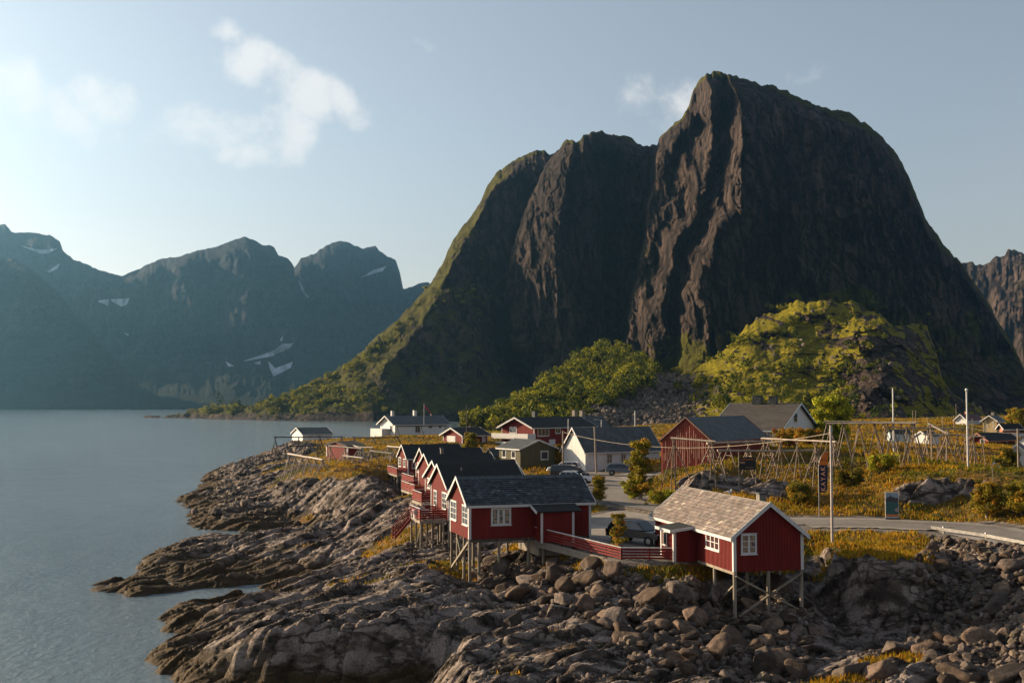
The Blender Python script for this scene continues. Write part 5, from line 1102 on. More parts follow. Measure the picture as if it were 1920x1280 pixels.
fl_part('banner_bottom', zb_, zb_+Hf*.66, simple('navy_cloth', (.018,.02,.05), .8, .2)); fl_part('banner_top', zb_+Hf*.66, zt-.02, simple('orange_cloth', (.62,.17,.02), .8, .15))
def text(s, size, mat, parent, loc, rot, name='lettering', ext=.006):
    cu = bpy.data.curves.new(name, 'FONT'); cu.body = s; cu.size = size; cu.extrude = ext; cu.align_x = 'CENTER'; cu.align_y = 'CENTER'; cu.offset = size*.018
    o = bpy.data.objects.new(name, cu); o.location = loc; o.rotation_euler = rot; link(o)
    me = bpy.data.meshes.new_from_object(o.evaluated_get(bpy.context.evaluated_depsgraph_get())); bpy.data.objects.remove(o)
    o = bpy.data.objects.new(name, me); o.location = loc; o.rotation_euler = rot; me.materials.clear(); me.materials.append(mat); link(o, parent); return o
M_LET = simple('salmon_lettering', (.75,.36,.22), .8, .05)
for i, chx in enumerate('KAYAK'):
    text(chx, .56, M_LET, ft2, (.40, -.08, zb_+Hf*(.08+.122*i)+.02), (R(90), R(-90), 0))
m = MB()
for k in range(3):
    x = .33+k*.17; z = zb_+Hf*.79; m.box((x-.012,-.075,z-.12),(x+.012,-.06,z+.14)); m.box((x-.05,-.075,z-.04+.03*(k%2)),(x+.05,-.06,z+.0+.03*(k%2)))
m.build('paddle_emblem', simple('dark_print', (.06,.02,.02)), ft2)
# portrait picture panel by the road
so_ = P(1673, 965, Y=103); so_.z = gz(so_.x, so_.y); sg = empty('picture_panel', so_, R(-5), 'upright advertising panel with a mountain picture and an orange foot at the roadside', 'sign')
zt = zat(923.5,103)-so_.z; w2 = .55
m = MB(); m.box((-w2-.04,.02,.2),(w2+.04,.08,zt+.04)); m.build('frame', M_WHITE, sg)
m = MB(); m.box((-w2-.1,-.3,-.1),(w2+.1,.4,.18)); m.build('foot', M_DGREY, sg)
hh = zt-.3
def band(nm, z0, z1, col, pts=None):
    m = MB()
    if pts: m.add([(x,.012,.3+hh*z) for x,z in pts], [tuple(range(len(pts)))])
    else: m.add([(-w2,.015,.3+hh*z0),(w2,.015,.3+hh*z0),(w2,.015,.3+hh*z1),(-w2,.015,.3+hh*z1)], [(0,1,2,3)])
    m.build(nm, simple('print_'+nm, col, .5, .1), sg)
band('picture_sky', .70, 1.0, (.25,.33,.40)); band('picture_water', .10, .70, (.03,.11,.11)); band('orange_strip', .0, .10, (.60,.17,.04))
band('picture_peaks', 0, 0, (.05,.045,.06), [(-w2,.62),(w2,.60),(w2,.80),(.3,.78),(.12,.84),(0,.80),(-.1,.93),(-.22,.83),(-.4,.82),(-w2,.74)])
band('picture_shore', 0, 0, (.30,.22,.22), [(w2,.20),(w2,.38),(.3,.36),(.22,.28),(.32,.22)])
# dark board on the knoll
bo = P(1402, 889, Y=117); bo.z = gz(bo.x, bo.y); bd_ = empty('notice_board', bo, R(4), 'dark notice board with an orange heading on the knoll in front of the racks', 'sign')
z1 = zat(857,117)-bo.z; z0_ = zat(880,117)-bo.z; wb = .85
m = MB(); m.box((-wb,-.04,z0_),(wb,.0,z1)); m.build('panel', simple('black_board', (.012,.012,.014), .6, .2), bd_)
m = MB(); m.box((-wb+.12,-.06,z1-.28),(wb-.15,-.043,z1-.14)); m.build('heading', simple('orange_brown_print', (.25,.08,.02)), bd_)
m = MB(); m.box((-wb+.03,-.06,z0_+.62),(-.3,-.043,z1-.42)); m.box((-.2,-.06,z0_+.2),(.55,-.043,z0_+.27)); m.build('picture', simple('tan_print', (.28,.16,.11)), bd_)
for x in (-wb-.05, wb-.0): m = MB(); m.cyl((x,.05,-.4),(x,.05,z1 if x > 0 else zat(847,117)-bo.z),.05,n=6); m.build('post', M_WOOD, bd_)
# guard rail
gp = [P(a, b, z=c) for a, b, c in ((1745,1000,6.25),(1770,1004,6.2),(1849.5,1016,6.1),(1930,1032,6.0),(2010,1050,5.9))]
g0 = gp[0].copy(); gr = empty('guard_rail', g0, 0, 'steel guard rail on two visible posts along the road at the right edge', 'guard rail')
for p in gp[1:]:
    q = p-g0; zg = gz(p.x, p.y)-g0.z; m = MB(); m.cyl((q.x,q.y,zg-.5),(q.x,q.y,q.z+.68),.10,.10,8); m.build('post', simple('rail_post', (.38,.33,.27), .8, .2), gr)
    m = MB(); m.cyl((q.x,q.y,q.z+.682),(q.x,q.y,q.z+.74),.13,.11,8); m.build('post_cap', M_METAL, gr)
m = MB()
for a, b in zip(gp[:-1], gp[1:]):
    for dz, o_ in ((.60,-.12),(.52,-.15),(.44,-.12)): m.beam(a-g0+Vector((0,o_,dz)), b-g0+Vector((0,o_,dz)), .04, .075)
m.build('rail', simple('weathered_galvanised_steel', (.32,.30,.28), .6, .3, 3.0), gr)

# ================================================================ cars
def car(label, loc, rz, L=4.6, Wd=1.85, Hh=1.65, mat=None, kind='suv', roofm=None, group=None):
    t = empty('parked_car', loc, rz, label, 'car', group)
    # side outline (x forward), lower body then cabin
    if kind == 'suv': low = [(-.5,.28),(-.5,.56),(-.485,.60),(-.30,.615),(.18,.60),(.36,.565),(.46,.50),(.495,.40),(.5,.28)]; cab = [(-.475,.60),(-.41,.90),(-.33,.985),(-.05,1.0),(.07,.955),(.235,.605)]
    elif kind == 'van': low = [(-.5,.22),(-.5,.56),(-.30,.57),(.30,.54),(.44,.46),(.495,.36),(.5,.22)]; cab = [(-.495,.56),(-.475,.93),(-.42,.99),(.05,1.0),(.16,.94),(.36,.55)]
    else: low = [(-.5,.25),(-.5,.58),(-.45,.62),(.2,.62),(.38,.57),(.47,.50),(.5,.40),(.5,.25)]; cab = [(-.47,.61),(-.43,.85),(-.35,.97),(-.1,1.0),(.03,.96),(.23,.615)]
    def extr(pts, w0, w1, nm, mat_, zlo, par, shrink=0):
        zmin = min(z for x,z in pts); zmax = max(z for x,z in pts); m = MB(); n = len(pts); rings = []
        for s, k in ((-1,1.0),(-1,.93),(1,.93),(1,1.0)):
            ring = []
            for x, z in pts:
                f = (z-zmin)/(zmax-zmin); w = (w0+(w1-w0)*f)*Wd/2
                if k == 1.0: ring.append((x*L*(1-shrink), s*w, z*Hh))
            if k == 1.0: rings.append(ring)
        a, b = rings; cx = sum(p[0] for p in a)/n; cz = sum(p[2] for p in a)/n
        mid = []
        for ring, s in ((a,1),(b,-1)): mid.append([(cx+(x-cx)*1.0, y+s*.10, z) for x,y,z in ring])
        bev = []
        for ring in (a, b): bev.append([(cx+(x-cx)*.965, y, cz+(z-cz)*.94) for x,y,z in ring])
        vs = bev[0]+mid[0]+mid[1]+bev[1]
        fs = [tuple(range(n)), tuple(range(4*n-1,3*n-1,-1))]
        for r_ in range(3): fs += [(r_*n+(i+1)%n, r_*n+i, (r_+1)*n+i, (r_+1)*n+(i+1)%n) for i in range(n)]
        m.add(vs, fs); o = m.build(nm, mat_, par)
        o.data.polygons.foreach_set('use_smooth', [False]*len(o.data.polygons)); return o
    body = extr(low, 1.0, .97, 'body', mat, 0, t)
    cb = extr(cab, .93, .72, 'cabin', roofm or mat, 0, t)
    # glazing: side windows, windscreen, rear window set proud of the cabin
    zmin = .60; g = MB()
    xs = [p for p in cab]
    def wy(z): f = (z-min(q[1] for q in cab))/(1.0-min(q[1] for q in cab)); return (.93+(.72-.93)*f)*Wd/2+.006
    zb1, zt1 = min(q[1] for q in cab)+.05, .92
    back0, back1 = cab[0][0]+.035, cab[1][0]+.03; fr0, fr1 = cab[-1][0]-.045, cab[-2][0]-.02
    for s in (-1,1):
        def sp(x, z): return (x*L, s*(wy(z)+.004), z*Hh)
        segs = 3; q = [(back0,back1)]+[(back0+(fr0-back0)*k/3, back1+(fr1-back1)*k/3) for k in (1,2)]+[(fr0,fr1)]
        for k in range(3):
            a0,a1 = q[k]; b0,b1 = q[k+1]; vs = [sp(a0+.006,zb1),sp(b0-.006,zb1),sp(b1-.006,zt1),sp(a1+.006,zt1)]
            g.add(vs, [(0,1,2,3) if s < 0 else (3,2,1,0)])
    g.build('side_window', M_GLASSB, cb)
    def glassq(nm, x0, z0, x1, z1, off):
        g = MB(); g.add([(x0*L+off, -wy(z0)*.90, z0*Hh),(x0*L+off, wy(z0)*.90, z0*Hh),(x1*L+off, wy(z1)*.86, z1*Hh+.01),(x1*L+off, -wy(z1)*.86, z1*Hh+.01)], [(0,1,2,3) if off > 0 else (3,2,1,0)]); g.build(nm, M_GLASSB, cb)
    x0, z0 = cab[-1]; x1, z1 = cab[-2]; glassq('windscreen', x0-.012, z0+.02, x1+.004, z1-.02, .03)
    x0, z0 = cab[0]; x1, z1 = cab[1]; glassq('rear_window', x0+.006, z0+.06, x1-.002, z1-.01, -.03)
    rw = .34 if Hh > 1.5 else .31
    for sx in (-.31, .31):
        for s in (-1, 1):
            y = s*(Wd/2-.10); m = MB(); m.cyl((sx*L,y-.11,rw),(sx*L,y+.11,rw), rw, rw, 20); wl = m.build('wheel', simple_rubber, t)
            m = MB(); m.cyl((sx*L,y+s*.111,rw),(sx*L,y+s*.118,rw), rw*.62, rw*.55, 10); m.build('rim', M_METAL, wl)
            m = MB(); m.cyl((sx*L,s*(Wd/2-.02),rw),(sx*L,s*(Wd/2+.004),rw), rw*1.16, rw*1.16, 20); m.build('wheel_arch', simple_rubber, body)
    for s in (-1, 1):
        m = MB(); blob(m, (.465*L, s*Wd*.38, .47*Hh), (.10,.20,.07)); m.build('headlight', M_HEAD, t)
        m = MB(); m.box((-.5*L-.015, s*Wd*.40-.12, .46*Hh),(-.5*L+.05, s*Wd*.40+.12, .60*Hh)); m.build('tail_light', M_TAIL, t)
        m = MB(); blob(m, (.17*L, s*(Wd/2+.10), .62*Hh), (.07,.10,.07)); m.build('mirror', mat, t)
    m = MB()
    for s in (-1, 1): m.beam((-.34*L, s*Wd*.33, Hh+.03),(.02*L, s*Wd*.33, Hh+.03), .04)
    m.build('roof_rail', M_METAL, t)
    m = MB(); m.box((.49*L,-Wd*.28,.28*Hh),(.503*L,Wd*.28,.42*Hh)); m.build('grille', simple_rubber, t)
    return t
simple_rubber = simple('black_rubber', (.012,.012,.012), .6); M_HEAD = glass_mat('headlight_lens', (.5,.52,.55)); M_TAIL = glass_mat('tail_lens', (.4,.02,.02))
def paint(nm, col, metal=.0): m, nt, b = newmat(nm); b.inputs['Base Color'].default_value = (*col,1); b.inputs['Roughness'].default_value = .25; b.inputs['Metallic'].default_value = metal; b.inputs['Coat Weight'].default_value = .25; b.inputs['Coat Roughness'].default_value = .05; return m
PB = paint('black_car_paint', (.010,.011,.014)); PW = paint('white_car_paint', (.62,.64,.66)); PG = paint('grey_blue_car_paint', (.10,.13,.16), .5); PD = paint('dark_van_paint', (.02,.02,.02))
def at(px, py, z): p = P(px, py, z=z); p.z = z; return p
car('large black car parked in the gravel lot between the two slate-roofed cabins', at(1197,1018,6.12), R(-40), 4.9, 1.95, 1.78, PB)
car('silver-white car nearest the olive cabin wall', P(1056,882,Y=160) if False else at(1058,888,7.0), R(172), 4.7, 1.85, 1.75, PW)
car('dark van with a pale rear in the middle of the parked cars', at(1068,898,6.95), R(-14), 4.9, 1.95, 1.85, PD, 'van')
car('white car partly hidden behind the slate roof ridge', at(1080,906,6.9), R(-18), 4.3, 1.78, 1.55, PW, 'hatch')
car('grey-blue estate car parked before the longhouse front', at(1168,890,6.98), R(-8), 4.7, 1.85, 1.6, PG)
# ================================================================ vegetation
rg = np.random.default_rng(5)
def leaf_mat(name, tr=.25):
    m, nt, b = newmat(name); a = N(nt, 'ShaderNodeAttribute', attribute_name='Col'); Lk(nt, a.outputs['Color'], b.inputs['Base Color'])
    b.inputs['Roughness'].default_value = .8; b.inputs['Specular IOR Level'].default_value = .15
    tb = N(nt, 'ShaderNodeBsdfTranslucent'); Lk(nt, a.outputs['Color'], tb.inputs[0]); mx = N(nt, 'ShaderNodeMixShader'); mx.inputs[0].default_value = tr
    Lk(nt, b.outputs[0], mx.inputs[1]); Lk(nt, tb.outputs[0], mx.inputs[2]); Lk(nt, mx.outputs[0], nt.nodes['Material Output'].inputs[0]); return m
M_LEAF = leaf_mat('leaves', .35); M_BLADE = leaf_mat('grass_blades', .35)
# --- grass and sedge tufts on the near land
n = 170000
u = rg.uniform(U0*.85, U1*.9, n); y = Y0*np.exp(rg.uniform(0, math.log(400/Y0), n)); x = u*y
g = grass_at(x, y); k = (rg.uniform(0,1,n) < np.clip((g-.35)*2.2, 0, 1)); x, y, g = x[k], y[k], g[k]
fl_ = bil(flat, x, y, NR, NCc); k = fl_ < .55; x, y = x[k], y[k]
z = ground_z(x, y); k = z > .8; x, y, z = x[k], y[k], z[k]; n = len(x)
sc = .75 + y/180
nb = 4; X = np.repeat(x, nb)+rg.normal(0,.16,n*nb)*np.repeat(sc,nb); Y = np.repeat(y, nb)+rg.normal(0,.16,n*nb)*np.repeat(sc,nb); Z = np.repeat(z, nb)-.05
tall = 1+.8*fb(X/7, Y/7, 3, seed=70)
H = rg.uniform(.12,.36,n*nb)*tall*(.8+np.repeat(sc,nb)*.3); W_ = rg.uniform(.025,.05,n*nb)*np.repeat(sc,nb)*1.5; A_ = rg.uniform(0, 6.283, n*nb); ln = rg.uniform(.1,.6,n*nb)*H; la = rg.uniform(0,6.283,n*nb)
b0 = np.stack([X-np.cos(A_)*W_, Y-np.sin(A_)*W_, Z], -1); b1 = np.stack([X+np.cos(A_)*W_, Y+np.sin(A_)*W_, Z], -1); b2 = np.stack([X+np.cos(la)*ln, Y+np.sin(la)*ln, Z+H], -1)
t1 = fb(X/9, Y/9, 4, seed=71)+.25*rg.normal(0,1,n*nb); t2 = fb(X/3, Y/3, 3, seed=72)
pal = np.array([(.08,.085,.005),(.22,.17,.007),(.34,.19,.009),(.42,.17,.011),(.28,.19,.011)])
ti = np.clip((t1*1.7+.5+sst(9,20,np.abs(X))*0)*3.4, 0, 3.999); i0 = ti.astype(int); f = (ti-i0)[:,None]
col = pal[i0]*(1-f)+pal[i0+1]*f; col = col*rg.uniform(.6,1.25,(n*nb,1))*(1+.25*t2[:,None])
V = np.stack([b0,b1,b2], 1).reshape(-1,3); Fa = np.arange(len(V)).reshape(-1,3)
o = np_mesh('meadow_grass', V, Fa, M_BLADE, fcol=col); o['kind'] = 'stuff'
# --- leaf clouds
def leaf_cloud(centers, radii, per, size, cols, flatz=.8, seed=0):
    r = np.random.default_rng(seed); n = len(centers)*per
    c = np.repeat(centers, per, 0); rad = np.repeat(radii, per)[:,None]
    d = r.normal(0,1,(n,3)); d /= np.linalg.norm(d,axis=1)[:,None]; q = r.uniform(.35,1.0,(n,1))**.5
    p = c + d*q*rad*np.array([1,1,flatz])
    a = r.normal(0,1,(n,3)); a /= np.linalg.norm(a,axis=1)[:,None]; b = np.cross(a, d); b /= np.linalg.norm(b,axis=1)[:,None]+1e-9
    s = (r.uniform(.6,1.3,(n,1))*size) if np.isscalar(size) else r.uniform(.6,1.3,(n,1))*np.repeat(size, per)[:,None]
    V = np.stack([p-a*s, p+b*s*.8, p+a*s, p-b*s*.8], 1).reshape(-1,3); Fq = np.arange(len(V)).reshape(-1,4)
    cc = np.repeat(cols, per, 0)*r.uniform(.55,1.4,(n,1)); return V, Fq, cc
GREENS_ = np.array([(.10,.12,.012),(.16,.15,.015),(.24,.18,.015),(.06,.085,.012)])
def tree(label, base, h, cw, seed, col, nclump=26, per=90, leaf=.07, kind='birch', trunk_r=.09, bushy=0.0, name='tree', group=None, bare=False, lean=0):
    r = np.random.default_rng(seed); bx_, by_ = base; z = gz(bx_, by_); t = empty(name, (bx_, by_, z), 0, label, 'bush' if name in ('bush','shrub') else 'tree', group)
    m = MB(); top = Vector((lean, 0, h*.9)); stems = 1 if bushy < .5 else 3
    cl = []
    for s in range(stems):
        a0 = r.uniform(0,6.28); off = Vector((math.cos(a0), math.sin(a0), 0))*(cw*.25*bushy); prev = Vector((0,0,-.3))+off*.2; rr = trunk_r
        for i in range(1,7):
            q = Vector((lean*i/6+r.normal(0,.05)*h*.3, r.normal(0,.05)*h*.3, h*.88*i/6))+off*(i/6)*2; m.cyl(prev, q, rr, rr*.78, 7); rr *= .78
            if i >= 1:
                for _ in range(3):
                    a = r.uniform(0,6.28); l = cw*(1.0-.55*i/6)*r.uniform(.5,.95); e = q+Vector((math.cos(a)*l, math.sin(a)*l, l*.5)); m.cyl(q, e, rr*.5, rr*.15, 5)
                    if not bare: cl.append((e.x,e.y,e.z)); cl.append(tuple(q.lerp(e,.6)))
                    else:
                        for __ in range(2): e2 = e+Vector((r.normal(0,.15),r.normal(0,.15),r.uniform(.1,.35)))*h*.25; m.cyl(e, e2, rr*.15, rr*.06, 4)
            prev = q
    m.build('trunk', M_BARK if not bare else M_WOOD, t)
    if bare: return t
    cl = np.array(cl); 
    extra = []
    for i in range(int(nclump*1.7)):
        zz = r.uniform(.12 if bushy > .3 else .25, .98); prof = math.sin(min(1,zz*1.15+.12)*math.pi)**.6 if bushy < .5 else (1-(zz-.35)**2*1.9)
        a = r.uniform(0,6.28); rr = cw*prof*r.uniform(.1,1.0)*(1+.3*math.sin(zz*17+seed)); extra.append((lean*zz+math.cos(a)*rr, math.sin(a)*rr, zz*h))
    cl = np.concatenate([cl, np.array(extra)]); cl = cl[(cl[:,2] > h*.08)]
    rad = r.uniform(.08,.27,len(cl))*cw*1.15*(1.45 if cw < 1 else 1.0)
    cc = np.array(col)[r.integers(0,len(col),len(cl))]*r.uniform(.7,1.25,(len(cl),1))
    Vv, Fq, cq = leaf_cloud(cl, rad, per, leaf, cc, .85, seed+9); np_mesh('crown', Vv, Fq, M_LEAF, parent=t, fcol=cq); return t
M_BARK = simple('birch_bark', (.30,.25,.20), .85, .4, 6.0)
def pxy(px, py, z): p = P(px, py, z=z); return (p.x, p.y)
GOLD = [(.26,.20,.015),(.20,.17,.015),(.33,.19,.015),(.14,.13,.012)]; LIME = [(.34,.34,.02),(.28,.29,.018),(.38,.35,.02)]; DKG = [(.06,.07,.01),(.10,.095,.012),(.15,.11,.012)]; ORG = [(.38,.18,.015),(.28,.18,.015),(.20,.15,.012)]
tree('tall golden birch standing between the longhouse and the knoll', pxy(1203,936,6.6), 6.4, 1.7, 3, GOLD, 40, 110, .08, bushy=.55)
tree('small golden birch on the little lawn behind the slate roof', pxy(1122,946,6.3), 2.8, .75, 4, GOLD, 22, 80, .05, trunk_r=.035, bushy=.6)
tree('thin golden sapling growing through the corner of the red board fence', pxy(1158,1052,5.7), 3.1, .62, 5, ORG+GOLD[:2], 8, 45, .055, trunk_r=.03, bushy=.8)
tree('green bush at the foot of the tall golden birch', pxy(1190,935,6.6), 2.0, 1.3, 6, LIME+GOLD, 22, 100, .07, bushy=.8, name='bush')
tree('big yellow-green willow behind the white house gable', (P(1555,790,Y=190).x, 190), 8.2, 4.0, 7, LIME, 60, 170, .17, bushy=.8)
tree('round golden bush in front of the red garage', (P(884,838,Y=228).x, 228), 3.6, 1.9, 8, GOLD, 24, 110, .10, bushy=.8, name='bush')
tree('golden bush peeking out behind the olive cabin', (P(1048,860,Y=172).x, 172), 3.6, .9, 9, ORG, 16, 90, .09, bushy=.6, name='bush')
tree('leafy golden shrub around the dead tree by the road on the right', pxy(1848,966,6.9), 3.0, 1.6, 10, GOLD+ORG, 26, 90, .07, bushy=.8, name='bush')
tree('bare dead tree above the golden shrub near the right edge', pxy(1863,955,7.2), 4.2, .9, 11, GOLD, bare=True, trunk_r=.09)
tree('shrub against the wall of the white shed at the right edge', pxy(1893,893,8.2), 2.6, 1.6, 12, GOLD+DKG, 26, 90, .08, bushy=.8, name='bush')
tree('golden bush on the right-hand bank below the white shed', pxy(1915,945,8.0), 2.6, 1.7, 13, GOLD, 24, 100, .08, bushy=.8, name='bush')
tree('reddish bush by the front of the white house', (P(1478,838,Y=165).x, 165), 2.6, 2.4, 15, ORG+[(.30,.09,.03)], 22, 90, .09, bushy=.9, name='bush')
tree('orange bush right of the reddish one by the white house', (P(1515,836,Y=160).x, 160), 2.4, 2.0, 16, ORG, 22, 90, .09, bushy=.9, name='bush')
tree('yellow-green bush on the knoll slope left of the dark one', pxy(1655,890,9.0), 1.6, 1.8, 18, LIME+GOLD, 22, 90, .07, bushy=.9, name='bush')
tree('bush on the knoll right of the feather flag', pxy(1590,925,7.6), 1.9, 1.7, 19, GOLD+DKG, 22, 90, .07, bushy=.9, name='bush')
tree('small golden tree behind the low red cabin roof on the far right', (P(1905,800,Y=270).x, 270), 7, 3.0, 21, GOLD, 26, 80, .16, bushy=.6)
tree('golden shrub above the far corner of the barn', (P(1322,790,Y=200).x, 200), 4.6, 2.6, 22, GOLD, 26, 90, .14, bushy=.8, name='bush')
tree('low green bush beside the pale cliff of the knoll', pxy(1240,944,6.5), 1.1, 1.6, 23, LIME+GOLD, 22, 80, .06, bushy=.9, name='bush')
tree('dark bush on the slope left of the feather flag', pxy(1505,938,7.3), 1.7, 1.6, 24, DKG+GOLD, 20, 80, .07, bushy=.9, name='bush')
# --- scrub forest on the hillsides (one far-off mass each)
def pick(Rm, cond, n, seed):
    r = np.random.default_rng(seed); h, w = Rm['PX'].shape; out = []
    i = r.integers(1, h-1, n*14); j = r.integers(1, w-1, n*14); px, py = Rm['PX'][i,j], Rm['PY'][i,j]
    # equalise over depth
    pr = cond(px, py, i/h); k = r.uniform(0,1,len(pr)) < pr; i, j = i[k][:n], j[k][:n]
    return np.stack([Rm['X'][i,j], Rm['Y'][i,j], Rm['Z'][i,j]], -1), Rm['PX'][i,j], Rm['PY'][i,j]
def scrub(name, pts, size, per, leaf, pal_, seed, flatz=.9):
    r = np.random.default_rng(seed); n = len(pts); sz = size*r.uniform(.5,1.4,n); cen = []; rad = []; cc = []; ls = []
    for k in range(4):
        cen.append(pts + r.normal(0,.42,(n,3))*sz[:,None]*np.array([1,1,.3]) + np.array([0,0,1])*sz[:,None]*r.uniform(.25,.9,(n,1))); rad.append(sz*r.uniform(.35,.65,n)); ls.append(leaf*np.ones(n)*(sz/size)**.5)
        cc.append(pal_[r.integers(0,len(pal_),n)]*r.uniform(.75,1.2,(n,1)))
    Vv, Fq, cq = leaf_cloud(np.concatenate(cen), np.concatenate(rad), per, np.concatenate(ls), np.concatenate(cc), flatz, seed+1)
    o = np_mesh(name, Vv, Fq, M_LEAF, fcol=cq); o['kind'] = 'stuff'; return o
def condF(px, py, t):
    left = sst(1240,1190,px+18*fb(px/9,py/9,2,seed=3)) if False else (1-sst(1190,1250,px))
    wood = left*(1-sst(0,30,py-interp([(930,785),(1030,775),(1100,750),(1200,712),(1260,700)],px)-18*fb(px/12,py/12,2,seed=4)))
    strip_ = np.exp(-((py-interp([(1200,690),(1300,690),(1400,640),(1500,600)],px))/12)**2)*.10*(px>1190)*(px<1500)
    low = np.exp(-((px-1480)/150)**2)*sst(680,720,py)*.10
    spr = .025*(px>1300)*sst(.45,.7,fb(px/14,py/10,3,seed=6)*.5+.5)*3
    return np.clip(wood+strip_+low+spr, 0, 1)
pts, px_, py_ = pick(RF, condF, 1250, 41); 
SG = np.array([(.15,.15,.008),(.07,.085,.008),(.20,.18,.010),(.035,.05,.006)])
scrub('hillside_birch_scrub', pts, 3.6, 34, .5, SG, 42)
pts, px_, py_ = pick(RM, lambda px,py,t: np.clip(1.0-(py-interp(skyM,px))/interp([(255,10),(600,60),(700,55),(760,38),(830,16),(1000,5)],px), 0, 1)*.6*(px<790)*(py<775)*(fb(px/14,py/14,2,seed=8)>-.15)*(py>interp(skyM,px)+6) + .5*(px>480)*(px<720)*np.exp(-((py-752)/16)**2), 620, 43)
scrub('ridge_birch_scrub', pts, 3.8, 26, .6, np.array([(.17,.165,.008),(.08,.09,.008),(.22,.19,.010)]), 44)
pts, px_, py_ = pick(RM, lambda px,py,t: 1.0*(px>380)*(px<450)*(py>750)*(py<764), 26, 45)
if len(pts): scrub('fjord_spruces', pts, 7.0, 50, .8, np.array([(.025,.04,.015),(.03,.045,.02)]), 46, 1.6)
# scattered shrubs on the cliff ledges
pts, px_, py_ = pick(RM, lambda px,py,t: (.9*np.exp(-((px-1190)/60)**2-((py-655)/22)**2) + .25*(px>1300)*(px<1750)*np.exp(-((py-interp([(1300,690),(1500,575),(1750,610)],px))/16)**2) + .5*np.exp(-((px-860)/60)**2-((py-560)/18)**2)), 320, 47)
scrub('ledge_scrub', pts, 3.6, 26, .7, SG, 48)

# ================================================================ boulders
BV = []
def boulder_mesh(seed):
    r = np.random.default_rng(seed); import bmesh
    bm = bmesh.new(); bmesh.ops.create_icosphere(bm, subdivisions=4, radius=1.0); d = np.array([v.co[:] for v in bm.verts]); f = np.array([[v.index for v in q.verts] for q in bm.faces]); bm.free()
    k = 9; nrm = r.normal(0,1,(k,3)); nrm[:,2] *= .8; nrm /= np.linalg.norm(nrm,axis=1)[:,None]; hh = r.uniform(.55,.95,k)
    dt = d@nrm.T; q = np.where(dt > .05, hh/np.maximum(dt,.05), 9); p_ = 200.0
    rad = np.minimum((q**-p_).sum(1)**(-1/p_), 1.3)
    rad *= 1+.05*fb(d[:,0]*2+seed, d[:,1]*2+d[:,2]*1.7, 3, seed=seed)+.022*fb(d[:,0]*7+seed, d[:,1]*7+d[:,2]*6, 3, seed=seed+1)
    v = d*rad[:,None]*np.array([1.0, r.uniform(.65,.95), r.uniform(.55,.85)])
    o = np_mesh('boulder', v, f, M_BOULD[seed % 3], smooth=True); me = o.data; bpy.data.objects.remove(o); return me, v, f
def bould_mat(nm, a, b_):
    m, nt, b = newmat(nm); vec = coords(nt); oi = N(nt, 'ShaderNodeObjectInfo'); n1 = tex(nt, 'ShaderNodeTexNoise', 1.3, vec, Detail=9.0, Roughness=.65); n2 = tex(nt, 'ShaderNodeTexNoise', 6.0, vec, Detail=6.0, Roughness=.7)
    c = ramp(nt, n1.outputs['Fac'], [(.3, a), (.7, b_)]); c = mix(nt, .6, c, ramp(nt, n2.outputs['Fac'], [(.35, (.6,.58,.57)), (.62, (1.2,1.2,1.2))]), 'MULTIPLY')
    c = mix(nt, 1.0, c, ramp(nt, oi.outputs['Random'], [(0, (.45,.42,.4)), (.5, (.9,.85,.8)), (1, (1.5,1.42,1.36))]), 'MULTIPLY')
    Lk(nt, c, b.inputs['Base Color']); b.inputs['Roughness'].default_value = .9; b.inputs['Specular IOR Level'].default_value = .2
    bump(nt, b, math_(nt, 'ADD', n1.outputs['Fac'], math_(nt, 'MULTIPLY', n2.outputs['Fac'], .5)), .12); return m
M_BOULD = [bould_mat('brown_boulder', (.03,.022,.017), (.16,.115,.088)), bould_mat('grey_boulder', (.03,.025,.022), (.16,.13,.115)), bould_mat('ochre_boulder', (.033,.024,.018), (.17,.125,.095))]
BM = [boulder_mesh(100+i) for i in range(14)]; BMi = {b[0].name: (100+i) % 3 for i, b in enumerate(BM)}
rb = random.Random(21)
placed = []
def inpoly(x, y, pg):
    c = False; n = len(pg)
    for i in range(n):
        ax, ay = pg[i][0], pg[i][1]; bx2, by2 = pg[(i+1)%n][0], pg[(i+1)%n][1]
        if (ay > y) != (by2 > y) and x < (bx2-ax)*(y-ay)/(by2-ay)+ax: c = not c
    return c
def put(x, y, r, z=None, grp=None, lab=None, mi=None):
    me = BM[rb.randrange(14) if mi is None else mi][0]; o = bpy.data.objects.new('boulder', me); link(o)
    z = gz(x, y)+r*rb.uniform(.05,.35) if z is None else z
    if lab and lab.startswith('@'):
        i = BMi[me.name]; dep = y*ca+(z-HC)*sa; px = 960+F*x/dep; py = 640-F*(-y*sa+(z-HC)*ca)/dep
        size = 'large' if r > .72 else ('medium-sized' if r > .5 else 'small'); colr = ('brown','grey','pale brown')[i]
        if lab == '@1':
            where = ('under the stilts of the slate-roofed row cabin' if px < 1000 and py < 1110 else 'beside the bare slab left of the boulder slope' if px < 1060 else 'just below the red board fence' if py < 1110 and px < 1300 else
                     'under the lone right-hand cabin' if px >= 1300 and py < 1190 else 'in the middle of the boulder slope' if py < 1190 else 'at the foot of the boulder slope')
        else:
            where = ('just below the guard rail' if py < 1070 else 'halfway down the slope under the guard rail' if py < 1160 else 'at the foot of the slope in the bottom right corner')
        lab = '%s %s boulder %s' % (size, colr, where); grp = grp + ', ' + where
    o.location = (x, y, z); s = r; o.scale = (s*rb.uniform(.85,1.25), s*rb.uniform(.85,1.2), s*rb.uniform(.75,1.05)); o.rotation_euler = (rb.uniform(-.5,.5), rb.uniform(-.5,.5), rb.uniform(0,6.28))
    tag(o, lab, 'boulder', grp); placed.append((x, y, r)); return o
